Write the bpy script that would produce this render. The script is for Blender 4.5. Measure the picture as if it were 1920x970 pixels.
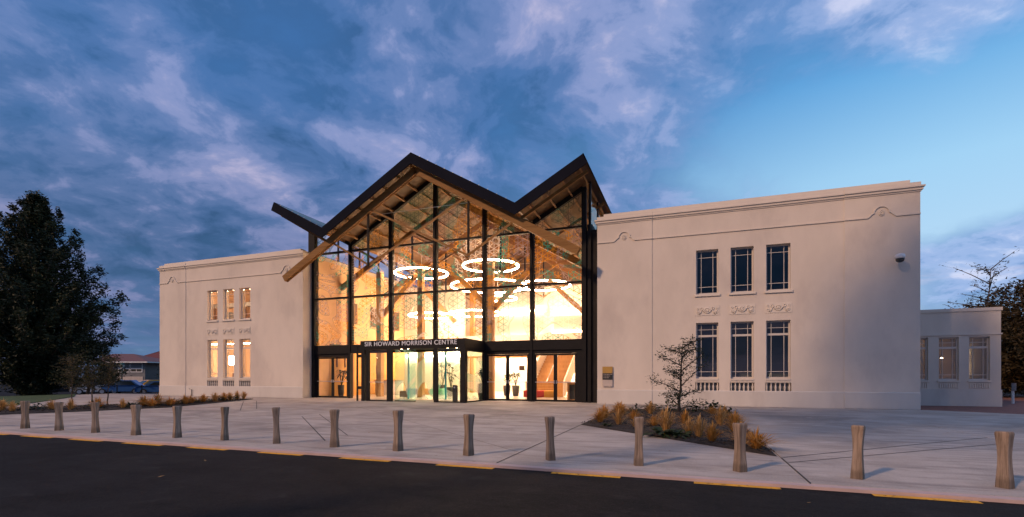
import bpy, math, random
from mathutils import Vector, Matrix
R = math.radians
random.seed(7)
S = bpy.context.scene
for o in list(bpy.data.objects): bpy.data.objects.remove(o)
C = S.collection

# ---------------------------------------------------------------- camera
cd = bpy.data.cameras.new('camera'); cam = bpy.data.objects.new('camera', cd); C.objects.link(cam)
cd.sensor_width = 36.0; cd.lens = 912.0 / 1920.0 * 36.0
cd.shift_y = (706.0 - 485.0) / 1920.0
cd.clip_start = 0.05; cd.clip_end = 3000
YAW = math.atan2(330, 912)
cam.location = (0, 0, 1.3); cam.rotation_euler = (R(90), 0, YAW)
S.camera = cam

# ---------------------------------------------------------------- node helpers
class NT:
    def __init__(s, tree): s.t = tree; s.n = tree.nodes; s.l = tree.links
    def node(s, typ, **kw):
        n = s.n.new(typ)
        for k, v in kw.items(): setattr(n, k, v)
        return n
    def put(s, sock, v):
        if isinstance(v, bpy.types.NodeSocket): s.l.new(v, sock)
        elif isinstance(v, (tuple, list)):
            v = tuple(v)
            if len(v) == 3 and sock.type == 'RGBA': v = v + (1,)
            sock.default_value = v
        else: sock.default_value = v
    def m(s, op, a, b=None, c=None, clamp=False):
        n = s.node('ShaderNodeMath', operation=op, use_clamp=clamp); s.put(n.inputs[0], a)
        if b is not None: s.put(n.inputs[1], b)
        if c is not None: s.put(n.inputs[2], c)
        return n.outputs[0]
    def vm(s, op, a, b=None):
        n = s.node('ShaderNodeVectorMath', operation=op); s.put(n.inputs[0], a)
        if b is not None: s.put(n.inputs[1], b)
        return n.outputs['Value'] if op in ('DOT_PRODUCT', 'LENGTH') else n.outputs[0]
    def mix(s, f, a, b, mode='MIX'):
        n = s.node('ShaderNodeMix', data_type='RGBA', blend_type=mode)
        s.put(n.inputs[0], f); s.put(n.inputs[6], a); s.put(n.inputs[7], b); return n.outputs[2]
    def ramp(s, f, stops, interp='LINEAR'):
        n = s.node('ShaderNodeValToRGB'); r = n.color_ramp; r.interpolation = interp
        while len(r.elements) < len(stops): r.elements.new(0.5)
        for e, (p, c) in zip(r.elements, stops):
            e.position = p; e.color = (c, c, c, 1) if not isinstance(c, (tuple, list)) else tuple(c) + (1,)
        s.put(n.inputs[0], f); return n.outputs[0]
    def noise(s, vec, scale, detail=4, rough=0.55, dist=0.0):
        n = s.node('ShaderNodeTexNoise'); s.put(n.inputs['Vector'], vec)
        n.inputs['Scale'].default_value = scale; n.inputs['Detail'].default_value = detail
        n.inputs['Roughness'].default_value = rough; n.inputs['Distortion'].default_value = dist
        return n.outputs[0]
    def sep(s, v):
        n = s.node('ShaderNodeSeparateXYZ'); s.put(n.inputs[0], v); return n.outputs
    def comb(s, x, y, z):
        n = s.node('ShaderNodeCombineXYZ')
        for i, v in enumerate((x, y, z)): s.put(n.inputs[i], v)
        return n.outputs[0]
    def smooth(s, v, a, b):
        n = s.node('ShaderNodeMapRange', interpolation_type='SMOOTHSTEP'); s.put(n.inputs[0], v)
        n.inputs[1].default_value = a; n.inputs[2].default_value = b; return n.outputs[0]

# ---------------------------------------------------------------- dusk sky with cloud sheet
W = bpy.data.worlds.new('World'); S.world = W; W.use_nodes = True
w = NT(W.node_tree); w.n.clear()
tc = w.node('ShaderNodeTexCoord'); d = w.vm('NORMALIZE', tc.outputs['Generated'])
dx, dy, dz = w.sep(d)
zc = w.m('MAXIMUM', dz, 0.0)
az = w.m('ADD', w.m('MULTIPLY', dx, 0.9), w.m('MULTIPLY', dy, 0.43))       # towards the brighter end of the dusk sky
sky = w.node('ShaderNodeTexSky', sky_type='NISHITA'); sky.sun_disc = False
sky.sun_elevation = R(1.5); sky.sun_rotation = R(75); sky.air_density = 1.0; sky.dust_density = 0.6; sky.ozone_density = 2.5
clear_l = w.ramp(zc, [(0.0, (.20, .33, .55)), (.18, (.085, .21, .44)), (.45, (.055, .175, .44)), (1.0, (.045, .14, .39))])
clear_r = w.ramp(zc, [(0.0, (.50, .60, .78)), (.14, (.50, .70, .90)), (.32, (.36, .64, .90)), (.46, (.13, .40, .76)), (.60, (.060, .22, .56)), (1.0, (.045, .15, .42))])
clear = w.mix(w.smooth(az, -.10, .72), clear_l, clear_r)
clear = w.mix(1.0, clear, w.mix(1.0, sky.outputs[0], (.016, .016, .016), 'MULTIPLY'), 'ADD')
# cloud sheet: direction projected on a high plane
inv = w.m('DIVIDE', 1.0, w.m('ADD', zc, 0.30))
px, py = w.m('MULTIPLY', dx, inv), w.m('MULTIPLY', dy, inv)
u = w.m('ADD', w.m('MULTIPLY', px, -.26), w.m('MULTIPLY', py, .966))
v = w.m('ADD', w.m('MULTIPLY', px, .966), w.m('MULTIPLY', py, .26))
warp = w.noise(w.comb(u, v, 1.3), 2.0, 3, .5)
P = w.comb(w.m('ADD', u, w.m('MULTIPLY', warp, .22)), w.m('ADD', w.m('MULTIPLY', v, .95), w.m('MULTIPLY', warp, .26)), 3.3)
n_big = w.noise(P, 1.35, 2, .5, .0)
n_mid = w.noise(w.vm('ADD', P, (5.1, 2.2, 1.0)), 3.4, 9, .57, .15)
n_fine = w.noise(w.vm('ADD', P, (9.7, 7.1, 4.0)), 7.0, 9, .60, .2)
cover = w.m('ADD', w.m('MULTIPLY', n_big, .62), w.m('ADD', w.m('MULTIPLY', n_mid, .45), w.m('MULTIPLY', n_fine, .12)))
gap = w.m('MULTIPLY', w.smooth(az, .30, .70), w.m('MULTIPLY', w.smooth(dz, .17, .27), w.m('SUBTRACT', 1.0, w.smooth(dz, .40, .52))))
cover = w.m('SUBTRACT', w.m('ADD', cover, .125), w.m('MULTIPLY', gap, .215))
cover = w.m('ADD', cover, w.m('MULTIPLY', w.m('SUBTRACT', 1.0, w.smooth(az, .0, .5)), .05))
alpha = w.smooth(cover, .49, .76)
shade = w.m('ADD', w.m('ADD', w.m('MULTIPLY', n_fine, .48), w.m('MULTIPLY', n_mid, .62)), w.m('MULTIPLY', w.m('SUBTRACT', n_big, .5), .35))
cl = w.ramp(shade, [(.39, (.042, .115, .270)), (.465, (.085, .180, .410)), (.53, (.145, .235, .49)), (.60, (.265, .33, .60)), (.71, (.53, .51, .73))], 'EASE')
lowd = w.m('MULTIPLY', w.m('SUBTRACT', 1.0, w.smooth(dz, .14, .50)), w.m('SUBTRACT', 1.0, w.smooth(az, -.35, .25)))
cl = w.mix(w.m('MULTIPLY', lowd, .75), cl, w.ramp(shade, [(.42, (.030, .075, .155)), (.52, (.058, .115, .24)), (.62, (.165, .195, .37)), (.72, (.36, .33, .52))], 'EASE'))
cl = w.mix(w.m('MULTIPLY', w.smooth(az, .1, .8), .55), cl, w.mix(1.0, cl, (1.45, 1.8, 1.6), 'MULTIPLY'))
col = w.mix(w.m('MULTIPLY', alpha, .94), clear, cl)
# thin bright bars just above the horizon
hz = w.noise(w.comb(w.m('MULTIPLY', dx, 1.6), w.m('MULTIPLY', dy, 1.6), w.m('MULTIPLY', dz, 15.0)), 2.2, 6, .55, .2)
hb = w.m('MULTIPLY', w.smooth(hz, .53, .68), w.m('SUBTRACT', 1.0, w.smooth(dz, .08, .26)))
col = w.mix(w.m('MULTIPLY', hb, .55), col, w.mix(w.smooth(az, -.2, .6), (.36, .33, .52), (.66, .60, .74)))
bg = w.node('ShaderNodeBackground'); w.put(bg.inputs[0], col); bg.inputs[1].default_value = 1.0
out = w.node('ShaderNodeOutputWorld'); w.l.new(bg.outputs[0], out.inputs[0])

# ---------------------------------------------------------------- low warm key light and exposure
sd = bpy.data.lights.new('sun', 'SUN'); sun = bpy.data.objects.new('sun', sd); C.objects.link(sun)
sd.energy = 2.45; sd.angle = R(3.2); sd.color = (1.0, .64, .40)
LD = Vector((.55, .835, -math.tan(R(31)))).normalized()
sun.rotation_euler = LD.to_track_quat('-Z', 'Y').to_euler(); sun.location = (-20, -26, 20)
S.view_settings.view_transform = 'Standard'; S.view_settings.look = 'None'
S.view_settings.exposure = 0.0; S.view_settings.gamma = 1.0; S.view_settings.use_curve_mapping = False
S.render.engine = 'CYCLES'
S.cycles.max_bounces = 8; S.cycles.transparent_max_bounces = 16; S.cycles.caustics_reflective = False; S.cycles.caustics_refractive = False
S.cycles.sample_clamp_indirect = 6.0

# ---------------------------------------------------------------- materials
def mat(name, col=(.5, .5, .5), rough=.6, metal=0.0, var=0.0, vscale=3.0, bump=0.0, bscale=30.0, spec=.5, stretch=None, var2=None):
    m = bpy.data.materials.new(name); m.use_nodes = True; t = NT(m.node_tree)
    b = t.n['Principled BSDF']; b.inputs['Roughness'].default_value = rough; b.inputs['Metallic'].default_value = metal
    b.inputs['Specular IOR Level'].default_value = spec
    b.inputs['Base Color'].default_value = tuple(col) + (1,)
    if var or bump or var2:
        g = t.node('ShaderNodeTexCoord').outputs['Object']
        if stretch: g = t.vm('MULTIPLY', g, stretch)
        if var:
            n = t.noise(g, vscale, 6, .6)
            c = t.mix(t.smooth(n, .3, .7), tuple(x * (1 - var) for x in col), tuple(min(1, x * (1 + var)) for x in col))
            if var2:
                n2 = t.noise(t.vm('ADD', g, (3.3, 7.7, 1.1)), var2[0], 5, .6)
                c = t.mix(t.m('MULTIPLY', t.smooth(n2, var2[3], var2[4]), var2[2]), c, var2[1])
            t.put(b.inputs['Base Color'], c)
        if bump:
            bn = t.node('ShaderNodeBump'); bn.inputs['Strength'].default_value = bump; bn.inputs['Distance'].default_value = .02
            t.put(bn.inputs['Height'], t.noise(g, bscale, 5, .6)); t.l.new(bn.outputs[0], b.inputs['Normal'])
    return m
def emis(name, col, st):
    m = bpy.data.materials.new(name); m.use_nodes = True; t = NT(m.node_tree); t.n.clear()
    e = t.node('ShaderNodeEmission'); e.inputs[0].default_value = tuple(col) + (1,); e.inputs[1].default_value = st
    o = t.node('ShaderNodeOutputMaterial'); t.l.new(e.outputs[0], o.inputs[0]); return m
def glass(name, tint=(.95, .97, .96), base=.05, frit=None, rough=0.0, veil=0.0):
    m = bpy.data.materials.new(name); m.use_nodes = True; t = NT(m.node_tree); t.n.clear()
    tr = t.node('ShaderNodeBsdfTransparent'); tr.inputs[0].default_value = tuple(tint) + (1,)
    gl = t.node('ShaderNodeBsdfGlossy'); gl.inputs['Roughness'].default_value = rough
    lw = t.node('ShaderNodeLayerWeight'); lw.inputs[0].default_value = .5
    f = t.m('ADD', t.m('MULTIPLY', t.m('POWER', lw.outputs['Facing'], 4.0), .8), base, clamp=True)
    mx = t.node('ShaderNodeMixShader'); t.put(mx.inputs[0], f); t.l.new(tr.outputs[0], mx.inputs[1]); t.l.new(gl.outputs[0], mx.inputs[2])
    last = mx.outputs[0]
    if frit or veil:
        ge = t.node('ShaderNodeTexCoord').outputs['Object']; X, Y, Z = t.sep(ge)
        s = frit['s'] if frit else .1
        lat = None
        for a in (0, 60, 120):
            uu = t.m('ADD', t.m('MULTIPLY', X, math.cos(R(a)) / s), t.m('MULTIPLY', Z, math.sin(R(a)) / s))
            e = t.m('GREATER_THAN', t.m('ABSOLUTE', t.m('SUBTRACT', t.m('FRACT', t.m('ADD', uu, 100.0)), .5)), frit['w'] if frit else .4)
            lat = e if lat is None else t.m('MAXIMUM', lat, e)
        pz = t.comb(X, 0.0, Z)
        big = t.noise(pz, frit['ms'], 1, .4, 1.1)
        band = t.m('ABSOLUTE', t.m('SUBTRACT', t.m('FRACT', t.m('MULTIPLY', big, 5.0)), .5))
        zone = t.smooth(band, .15, .20)
        hue = t.noise(t.vm('ADD', pz, (11.0, 0, 5.0)), frit['ms'] * .8, 1, .4, .5)
        fc = t.ramp(hue, frit['cols'], 'CONSTANT')
        edge = t.m('LESS_THAN', t.m('ABSOLUTE', t.m('SUBTRACT', band, .17)), .018)
        al = t.m('MULTIPLY', zone, t.m('ADD', t.m('MULTIPLY', lat, frit['a']), frit['b']))
        al = t.m('MAXIMUM', al, t.m('MULTIPLY', edge, frit['a'] * .7))
        df = t.node('ShaderNodeBsdfDiffuse'); tl = t.node('ShaderNodeBsdfTranslucent')
        t.put(df.inputs[0], fc); t.put(tl.inputs[0], fc)
        ms = t.node('ShaderNodeMixShader'); ms.inputs[0].default_value = .5; t.l.new(df.outputs[0], ms.inputs[1]); t.l.new(tl.outputs[0], ms.inputs[2])
        m2 = t.node('ShaderNodeMixShader'); t.put(m2.inputs[0], al); t.l.new(last, m2.inputs[1]); t.l.new(ms.outputs[0], m2.inputs[2]); last = m2.outputs[0]
    o = t.node('ShaderNodeOutputMaterial'); t.l.new(last, o.inputs[0]); return m
def wood(name, a, b, axis=2, sc=14.0, rough=.55):
    m = bpy.data.materials.new(name); m.use_nodes = True; t = NT(m.node_tree); bs = t.n['Principled BSDF']
    g = t.node('ShaderNodeTexCoord').outputs['Object']
    st = [sc, sc, sc]; st[axis] = sc * .06
    info = t.node('ShaderNodeObjectInfo').outputs['Random']
    g2 = t.vm('ADD', g, t.comb(t.m('MULTIPLY', info, 7.0), t.m('MULTIPLY', info, 3.0), info))
    n = t.noise(t.vm('MULTIPLY', g2, tuple(st)), 1.0, 6, .65, .4)
    c = t.mix(t.smooth(n, .28, .72), a, b)
    c = t.mix(t.m('MULTIPLY', info, .25), c, (a[0] * .6, a[1] * .6, a[2] * .6))
    t.put(bs.inputs['Base Color'], c); bs.inputs['Roughness'].default_value = rough; bs.inputs['Specular IOR Level'].default_value = .15
    bn = t.node('ShaderNodeBump'); bn.inputs['Strength'].default_value = .35; bn.inputs['Distance'].default_value = .01
    t.put(bn.inputs['Height'], n); t.l.new(bn.outputs[0], bs.inputs['Normal']); return m
def leafmat(name, a, b, sc=1.2, transl=.25):
    m = bpy.data.materials.new(name); m.use_nodes = True; t = NT(m.node_tree); t.n.clear()
    g = t.node('ShaderNodeTexCoord').outputs['Object']
    n = t.noise(g, sc, 3, .6); c = t.mix(t.smooth(n, .35, .65), a, b)
    df = t.node('ShaderNodeBsdfPrincipled'); df.inputs['Roughness'].default_value = .6; t.put(df.inputs['Base Color'], c); df.inputs['Specular IOR Level'].default_value = .25
    tl = t.node('ShaderNodeBsdfTranslucent'); t.put(tl.inputs[0], c)
    mx = t.node('ShaderNodeMixShader'); mx.inputs[0].default_value = transl; t.l.new(df.outputs[0], mx.inputs[1]); t.l.new(tl.outputs[0], mx.inputs[2])
    o = t.node('ShaderNodeOutputMaterial'); t.l.new(mx.outputs[0], o.inputs[0]); return m

M = {}
M['plaster'] = mat('plaster', (.66, .575, .485), .85, 0, .05, .8, .35, 45, .2, (1, 1, .55), (.7, (.50, .43, .375), .55, .48, .74))
M['plaster_trim'] = mat('plaster_trim', (.67, .59, .50), .8, 0, .03, 2.0, .1, 50, .2)
M['plinth'] = mat('plinth_paint', (.60, .55, .49), .8, 0, .04, 1.2, .15, 60, .2, (1, 1, .4), (.9, (.46, .41, .36), .5, .52, .72))
M['joinery'] = mat('joinery', (.58, .52, .46), .5, 0, .03, 6)
M['black_metal'] = mat('black_metal', (.014, .0125, .012), .6, 0, .15, 2.5, spec=.15)
M['dark_clad'] = mat('dark_cladding', (.024, .022, .022), .7, 0, .2, 1.5, spec=.12)
M['roof_metal'] = mat('roof_metal', (.009, .010, .016), .8, 0, .12, 1.2, spec=.05)
M['soffit'] = mat('soffit_ply', (.16, .095, .045), .55, 0, .3, 1.4, .1, 20, .4, (1, .3, 1))
M['beam'] = wood('beam_timber', (.20, .095, .026), (.30, .15, .046), 0, 10)
M['purlin'] = wood('purlin_timber', (.30, .165, .07), (.44, .25, .11), 1, 10)
M['column'] = wood('column_timber', (.46, .24, .09), (.56, .32, .13), 2, 10)
M['bollard'] = wood('weathered_timber', (.15, .108, .078), (.40, .30, .225), 2, 26, .85)
def ground_mat(name, cols, speck, stain, streak, sp_scale, rough, bump, crack=None):
    m = bpy.data.materials.new(name); m.use_nodes = True; t = NT(m.node_tree); b = t.n['Principled BSDF']; g = t.node('ShaderNodeTexCoord').outputs['Object']
    c = t.mix(t.smooth(t.noise(g, .55, 6, .62, .3), .34, .66), cols[0], cols[1])
    c = t.mix(t.m('MULTIPLY', t.smooth(t.noise(t.vm('MULTIPLY', g, (.35, 2.6, 1)), 1.5, 6, .6, .4), .44, .70), streak), c, cols[2])
    c = t.mix(t.m('MULTIPLY', t.smooth(t.noise(t.vm('ADD', g, (31, 7, 0)), .23, 7, .66, .8), .50, .66), stain), c, cols[2])
    c = t.mix(t.m('MULTIPLY', t.smooth(t.noise(t.vm('ADD', g, (3, 17, 0)), 1.9, 5, .6, .2), .56, .74), .45), c, cols[3])
    fine = t.noise(g, sp_scale, 3, .7)
    c = t.mix(t.m('MULTIPLY', t.smooth(fine, .50, .80), speck), c, cols[3]); c = t.mix(t.m('MULTIPLY', t.smooth(fine, .50, .22), speck), c, cols[2])
    vo = t.node('ShaderNodeTexVoronoi', feature='F1'); t.put(vo.inputs['Vector'], g); vo.inputs['Scale'].default_value = 1.1
    spot = t.m('LESS_THAN', vo.outputs['Distance'], t.m('MULTIPLY', t.noise(g, 1.1, 1, .5), .055))
    c = t.mix(t.m('MULTIPLY', spot, .55), c, tuple(x * .45 for x in cols[2]))
    t.put(b.inputs['Base Color'], c); b.inputs['Specular IOR Level'].default_value = .12
    t.put(b.inputs['Roughness'], t.m('ADD', t.m('MULTIPLY', t.noise(g, 1.3, 4, .6), .25), rough))
    bn = t.node('ShaderNodeBump'); bn.inputs['Strength'].default_value = bump; bn.inputs['Distance'].default_value = .012
    t.put(bn.inputs['Height'], t.m('ADD', fine, t.noise(g, 9, 4, .6))); t.l.new(bn.outputs[0], b.inputs['Normal']); return m
M['concrete'] = ground_mat('forecourt_concrete', [(.36, .312, .270), (.50, .440, .385), (.21, .183, .165), (.60, .535, .475)], .45, .75, .65, 38, .62, .35)
M['asphalt'] = ground_mat('asphalt', [(.012, .011, .0105), (.019, .0175, .017), (.007, .0065, .006), (.045, .042, .040)], .8, .7, .5, 60, .72, .9)
M['kerb'] = mat('kerb_concrete', (.50, .36, .32), .8, 0, .08, 3.0, .2, 60)
M['yellow'] = mat('yellow_paint', (.74, .36, .03), .7, 0, .14, 7, .1, 80, .2, None, (14, (.06, .045, .03), .85, .56, .66))
M['joint'] = mat('joint_sealant', (.035, .032, .032), .9)
M['mulch'] = mat('bark_mulch', (.022, .016, .013), .95, 0, .5, 14, 1.0, 26)
M['chip'] = mat('bark_chip', (.05, .032, .022), .9, 0, .5, 9)
M['grass'] = mat('lawn', (.045, .075, .018), .9, 0, .35, 2.5, .6, 60)
M['brick_pave'] = mat('brick_paving', (.20, .085, .065), .85, 0, .2, 4, .2, 40)
M['glass'] = glass('clear_glass', (.93, .96, .95), .045)
M['window_glass'] = glass('dark_window_glass', (.40, .42, .42), .085)
M['lit_glass'] = glass('room_window_glass', (.92, .90, .86), .04)
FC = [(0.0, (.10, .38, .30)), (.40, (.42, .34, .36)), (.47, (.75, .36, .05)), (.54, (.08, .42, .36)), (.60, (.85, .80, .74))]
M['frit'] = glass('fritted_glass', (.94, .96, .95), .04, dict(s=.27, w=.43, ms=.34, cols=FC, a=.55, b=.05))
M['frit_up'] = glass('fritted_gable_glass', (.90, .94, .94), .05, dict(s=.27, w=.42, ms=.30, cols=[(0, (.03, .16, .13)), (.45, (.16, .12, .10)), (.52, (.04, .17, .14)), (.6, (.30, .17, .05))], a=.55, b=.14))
M['mint'] = glass('mint_film_glass', (.74, .98, .90), .05, dict(s=.075, w=.36, ms=.5, cols=[(0, (.45, .85, .74)), (.5, (.75, .85, .80)), (.56, (.35, .80, .72))], a=.36, b=.12))
M['teal_glass'] = glass('teal_glass_edge', (.10, .62, .62), .06)
M['hall_white'] = mat('hall_white', (.80, .74, .66), .7, 0, .03, 1)
M['hall_peach'] = mat('hall_peach', (.78, .50, .26), .7, 0, .05, 1)
M['roof_sheet'] = mat('roof_sheet', (.30, .31, .34), .38, .9, .08, 1.5)
M['added_light'] = emis('added_ground_floor_light', (1.0, .66, .42), 150)  # emitter for the strips added to brighten the hall's ground floor
M['hall_orange'] = mat('ochre_wall', (.72, .40, .10), .65, 0, .06, 1.4)
M['hall_floor'] = mat('hall_floor', (.55, .47, .40), .35, 0, .06, 2)
M['steel'] = mat('brushed_steel', (.55, .55, .56), .3, .9)
M['white_text'] = mat('white_lettering', (.82, .82, .82), .5)
M['ring'] = emis('ring_light', (1.0, .63, .37), 72)
M['strip'] = emis('strip_light', (1.0, .64, .38), 70)
M['downlight'] = emis('downlight', (1.0, .66, .36), 60)
M['room_lamp'] = emis('room_lamp', (1.0, .68, .42), 80)
M['room_wall'] = mat('room_wall', (.66, .50, .36), .8, 0, .05, 1)
M['dark_room'] = mat('unlit_room', (.10, .09, .085), .9)
def plain(n, c, r=.55, **k): M[n] = mat(n, c, r, **k); return M[n]
for n, c in dict(red=(.55, .035, .02), yellow_fabric=(.72, .36, .03), blue_fabric=(.06, .16, .26), orange_fabric=(.66, .34, .12), green_fabric=(.10, .38, .20), pot=(.03, .028, .028),
                 black=(.012, .012, .012), brown=(.13, .07, .03), gold=(.42, .24, .05), beige=(.50, .42, .36), teal=(.03, .45, .45), grey=(.16, .16, .165), lwhite=(.7, .69, .67),
                 roof_red=(.13, .028, .018), roof_brown=(.15, .062, .045), tyre=(.015, .015, .015), lampglass=(.5, .5, .45), green_paint=(.02, .07, .055), soil=(.03, .02, .015), road=(.05, .048, .05)).items():
    plain(n, c, .6, var=.08, vscale=2.0)
for n, c in dict(paint_white=(.62, .62, .63), paint_blue=(.040, .12, .30), paint_red=(.17, .015, .015), paint_yellow=(.62, .30, .015), paint_dark=(.014, .016, .022)).items():
    plain(n, c, .25, spec=.6)
M['car_glass'] = mat('car_glass', (.02, .03, .035), .08, 0, spec=.8)
M['headlamp'] = mat('headlamp', (.75, .75, .75), .15, .2)
M['tussock'] = leafmat('tussock_blades', (.42, .19, .035), (.60, .32, .085), 5.0, .3)
M['tussock_dry'] = leafmat('tussock_dry_blades', (.44, .24, .075), (.60, .37, .15), 5.0, .3)
M['pine'] = leafmat('conifer_foliage', (.011, .019, .008), (.030, .036, .012), .45, .06)
M['olive'] = leafmat('olive_foliage', (.045, .046, .018), (.085, .068, .028), 3.0, .2)
M['totara'] = leafmat('dark_green_foliage', (.016, .028, .014), (.040, .050, .022), 4.0, .12)
M['shrub'] = leafmat('shrub_leaves', (.016, .030, .012), (.045, .065, .022), 4.0, .15)
M['bronze'] = leafmat('bronze_foliage', (.026, .022, .009), (.065, .042, .016), .9, .2)
M['bark'] = mat('bark', (.075, .055, .042), .9, 0, .3, 8, .6, 30)
M['dry_leaf'] = mat('dry_leaf', (.30, .17, .06), .8)

# ---------------------------------------------------------------- mesh helpers
class MB:
    def __init__(s): s.v = []; s.f = []
    def quad(s, *p):
        i = len(s.v); s.v += [tuple(q) for q in p]; s.f.append(tuple(range(i, i + len(p)))); return s
    def box(s, x0, x1, y0, y1, z0, z1):
        i = len(s.v)
        s.v += [(x0, y0, z0), (x1, y0, z0), (x1, y1, z0), (x0, y1, z0), (x0, y0, z1), (x1, y0, z1), (x1, y1, z1), (x0, y1, z1)]
        s.f += [tuple(i + k for k in q) for q in ((0, 3, 2, 1), (4, 5, 6, 7), (0, 1, 5, 4), (1, 2, 6, 5), (2, 3, 7, 6), (3, 0, 4, 7))]; return s
    def loft(s, rings, cap=True, close=True):
        i = len(s.v); n = len(rings[0])
        for r in rings: s.v += [tuple(p) for p in r]
        for a in range(len(rings) - 1):
            for k in range(n if close else n - 1):
                s.f.append((i + a * n + k, i + a * n + (k + 1) % n, i + (a + 1) * n + (k + 1) % n, i + (a + 1) * n + k))
        if cap:
            s.f.append(tuple(i + k for k in reversed(range(n)))); s.f.append(tuple(i + (len(rings) - 1) * n + k for k in range(n)))
        return s
    def beam(s, a, b, w, h, up=(0, 0, 1)):
        a, b = Vector(a), Vector(b); dd = (b - a).normalized(); sd_ = dd.cross(Vector(up)).normalized(); uu = sd_.cross(dd).normalized()
        q = [(-w / 2, -h / 2), (w / 2, -h / 2), (w / 2, h / 2), (-w / 2, h / 2)]
        return s.loft([[p + sd_ * i + uu * j for i, j in q] for p in (a, b)])
    def tube(s, pts, r, n=8, cap=True):
        rings = []; pts = [Vector(p) for p in pts]
        for k, p in enumerate(pts):
            t = (pts[min(k + 1, len(pts) - 1)] - pts[max(k - 1, 0)]).normalized()
            a = t.orthogonal().normalized() if abs(t.z) < .99 else Vector((1, 0, 0)); a = (a - t * a.dot(t)).normalized(); b = t.cross(a)
            rr = r[k] if isinstance(r, (list, tuple)) else r
            rings.append([p + (a * math.cos(2 * math.pi * j / n) + b * math.sin(2 * math.pi * j / n)) * rr for j in range(n)])
        return s.loft(rings, cap)
    def lathe(s, prof, n=12, c=(0, 0, 0)):
        return s.loft([[(c[0] + r * math.cos(2 * math.pi * j / n), c[1] + r * math.sin(2 * math.pi * j / n), c[2] + z) for j in range(n)] for r, z in prof])
    def ring(s, c, Rr, r, n=48, k=8, axis='z', sx=1.0):
        i = len(s.v)
        for a in range(n):
            t = 2 * math.pi * a / n
            for b in range(k):
                p = 2 * math.pi * b / k; q = Rr + r * math.cos(p)
                if axis == 'z': s.v.append((c[0] + q * math.cos(t) * sx, c[1] + q * math.sin(t), c[2] + r * math.sin(p)))
                else: s.v.append((c[0] + q * math.cos(t) * sx, c[1] + r * math.sin(p), c[2] + q * math.sin(t)))
        for a in range(n):
            for b in range(k):
                s.f.append((i + a * k + b, i + ((a + 1) % n) * k + b, i + ((a + 1) % n) * k + (b + 1) % k, i + a * k + (b + 1) % k))
        return s
    def mesh(s, name, m, smooth=False):
        me = bpy.data.meshes.new(name); me.from_pydata(s.v, [], s.f); me.materials.append(M[m] if isinstance(m, str) else m)
        if smooth: me.polygons.foreach_set('use_smooth', [True] * len(me.polygons))
        me.update(); return me
    def make(s, name, m, parent=None, smooth=False):
        return link(name, s.mesh(name, m, smooth), parent)
def link(name, me, parent=None, loc=None):
    o = bpy.data.objects.new(name, me); C.objects.link(o)
    if parent is not None:
        o.parent = parent
        if parent.type == 'EMPTY' and loc is None: o.matrix_parent_inverse = Matrix.Translation(-parent.location)
    if loc is not None: o.location = loc
    return o
def bx(name, m, parent, *b): return MB().box(*b).make(name, m, parent)
def thing(name, label, cat, loc=(0, 0, 0), group=None):
    o = bpy.data.objects.new(name, None); C.objects.link(o); o.location = loc; o['label'] = label; o['category'] = cat
    if group: o['group'] = group
    return o
def tag(o, label, cat, group=None):
    o['label'] = label; o['category'] = cat
    if group: o['group'] = group
    return o
def struct(o): o['kind'] = 'structure'; return o
def copy_tree(o, parent=None):
    c = o.copy(); C.objects.link(c); c.parent = parent
    for ch in o.children: copy_tree(ch, c)
    return c
ORD = ['first', 'second', 'third', 'fourth', 'fifth', 'sixth', 'seventh', 'eighth', 'ninth', 'tenth', 'eleventh', 'twelfth', 'thirteenth', 'fourteenth', 'fifteenth', 'sixteenth', 'seventeenth', 'eighteenth', 'nineteenth', 'twentieth', 'twenty-first', 'twenty-second', 'twenty-third', 'twenty-fourth', 'twenty-fifth']

# ================================================================ GROUND
struct(MB().quad((-900, -300, -.62), (900, -300, -.62), (900, 1200, -.62), (-900, 1200, -.62)).make('ground', 'road'))
road = struct(MB().box(-70, 60, -40, 6.62, -.60, -.04).make('road', 'asphalt'))
struct(MB().box(-70, 60, 6.62, 6.775, -.60, -.002).make('kerb', 'kerb'))
for a, b in [(-15.3, -14.68), (-14.08, -13.01), (-12.36, -11.36), (-10.67, -9.57), (-8.86, -7.88), (-7.11, -6.15), (-5.36, -4.41), (-3.58, -2.65), (-1.78, -.84), (.07, 1.04), (1.96, 2.92), (3.85, 4.8)]:
    MB().quad((a, 6.485, -.036), (b, 6.485, -.036), (b, 6.60, -.036), (a, 6.60, -.036)).make('yellow_dash', 'yellow', road)
fc = struct(MB().box(-41, 30, 6.775, 60, -.60, -.030).make('forecourt', 'joint'))
def slab(pts, z0=-.028, z1=0.0, m='concrete', name='paving_slab', parent=fc, e=.008):
    n = len(pts); cx = sum(p[0] for p in pts) / n; cy = sum(p[1] for p in pts) / n
    area = sum(pts[i][0] * pts[(i + 1) % n][1] - pts[(i + 1) % n][0] * pts[i][1] for i in range(n))
    if area < 0: pts = pts[::-1]
    def inset(dd):
        r = []
        for i in range(n):
            p0, p1, p2 = Vector(pts[i - 1]), Vector(pts[i]), Vector(pts[(i + 1) % n])
            d1, d2 = (p1 - p0).normalized(), (p2 - p1).normalized(); n1, n2 = Vector((-d1.y, d1.x)), Vector((-d2.y, d2.x))
            b = (n1 + n2); b = b / max(b.dot(n1), .2); r.append(p1 + b * dd)
        return r
    return MB().loft([[(p[0], p[1], z) for p in inset(dd)] for dd, z in ((e, z0), (e, z1 - .006), (e + .006, z1))]).make(name, m, parent)
slab([(-41, 6.775), (-2.7, 6.775), (-2.7, 24.4), (-41, 24.4)])
slab([(-2.7, 6.775), (1.4, 6.775), (1.4, 23.4), (-2.7, 23.4)])
slab([(1.4, 6.775), (6, 6.775), (6, 13.17), (1.4, 8.77)])
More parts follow.
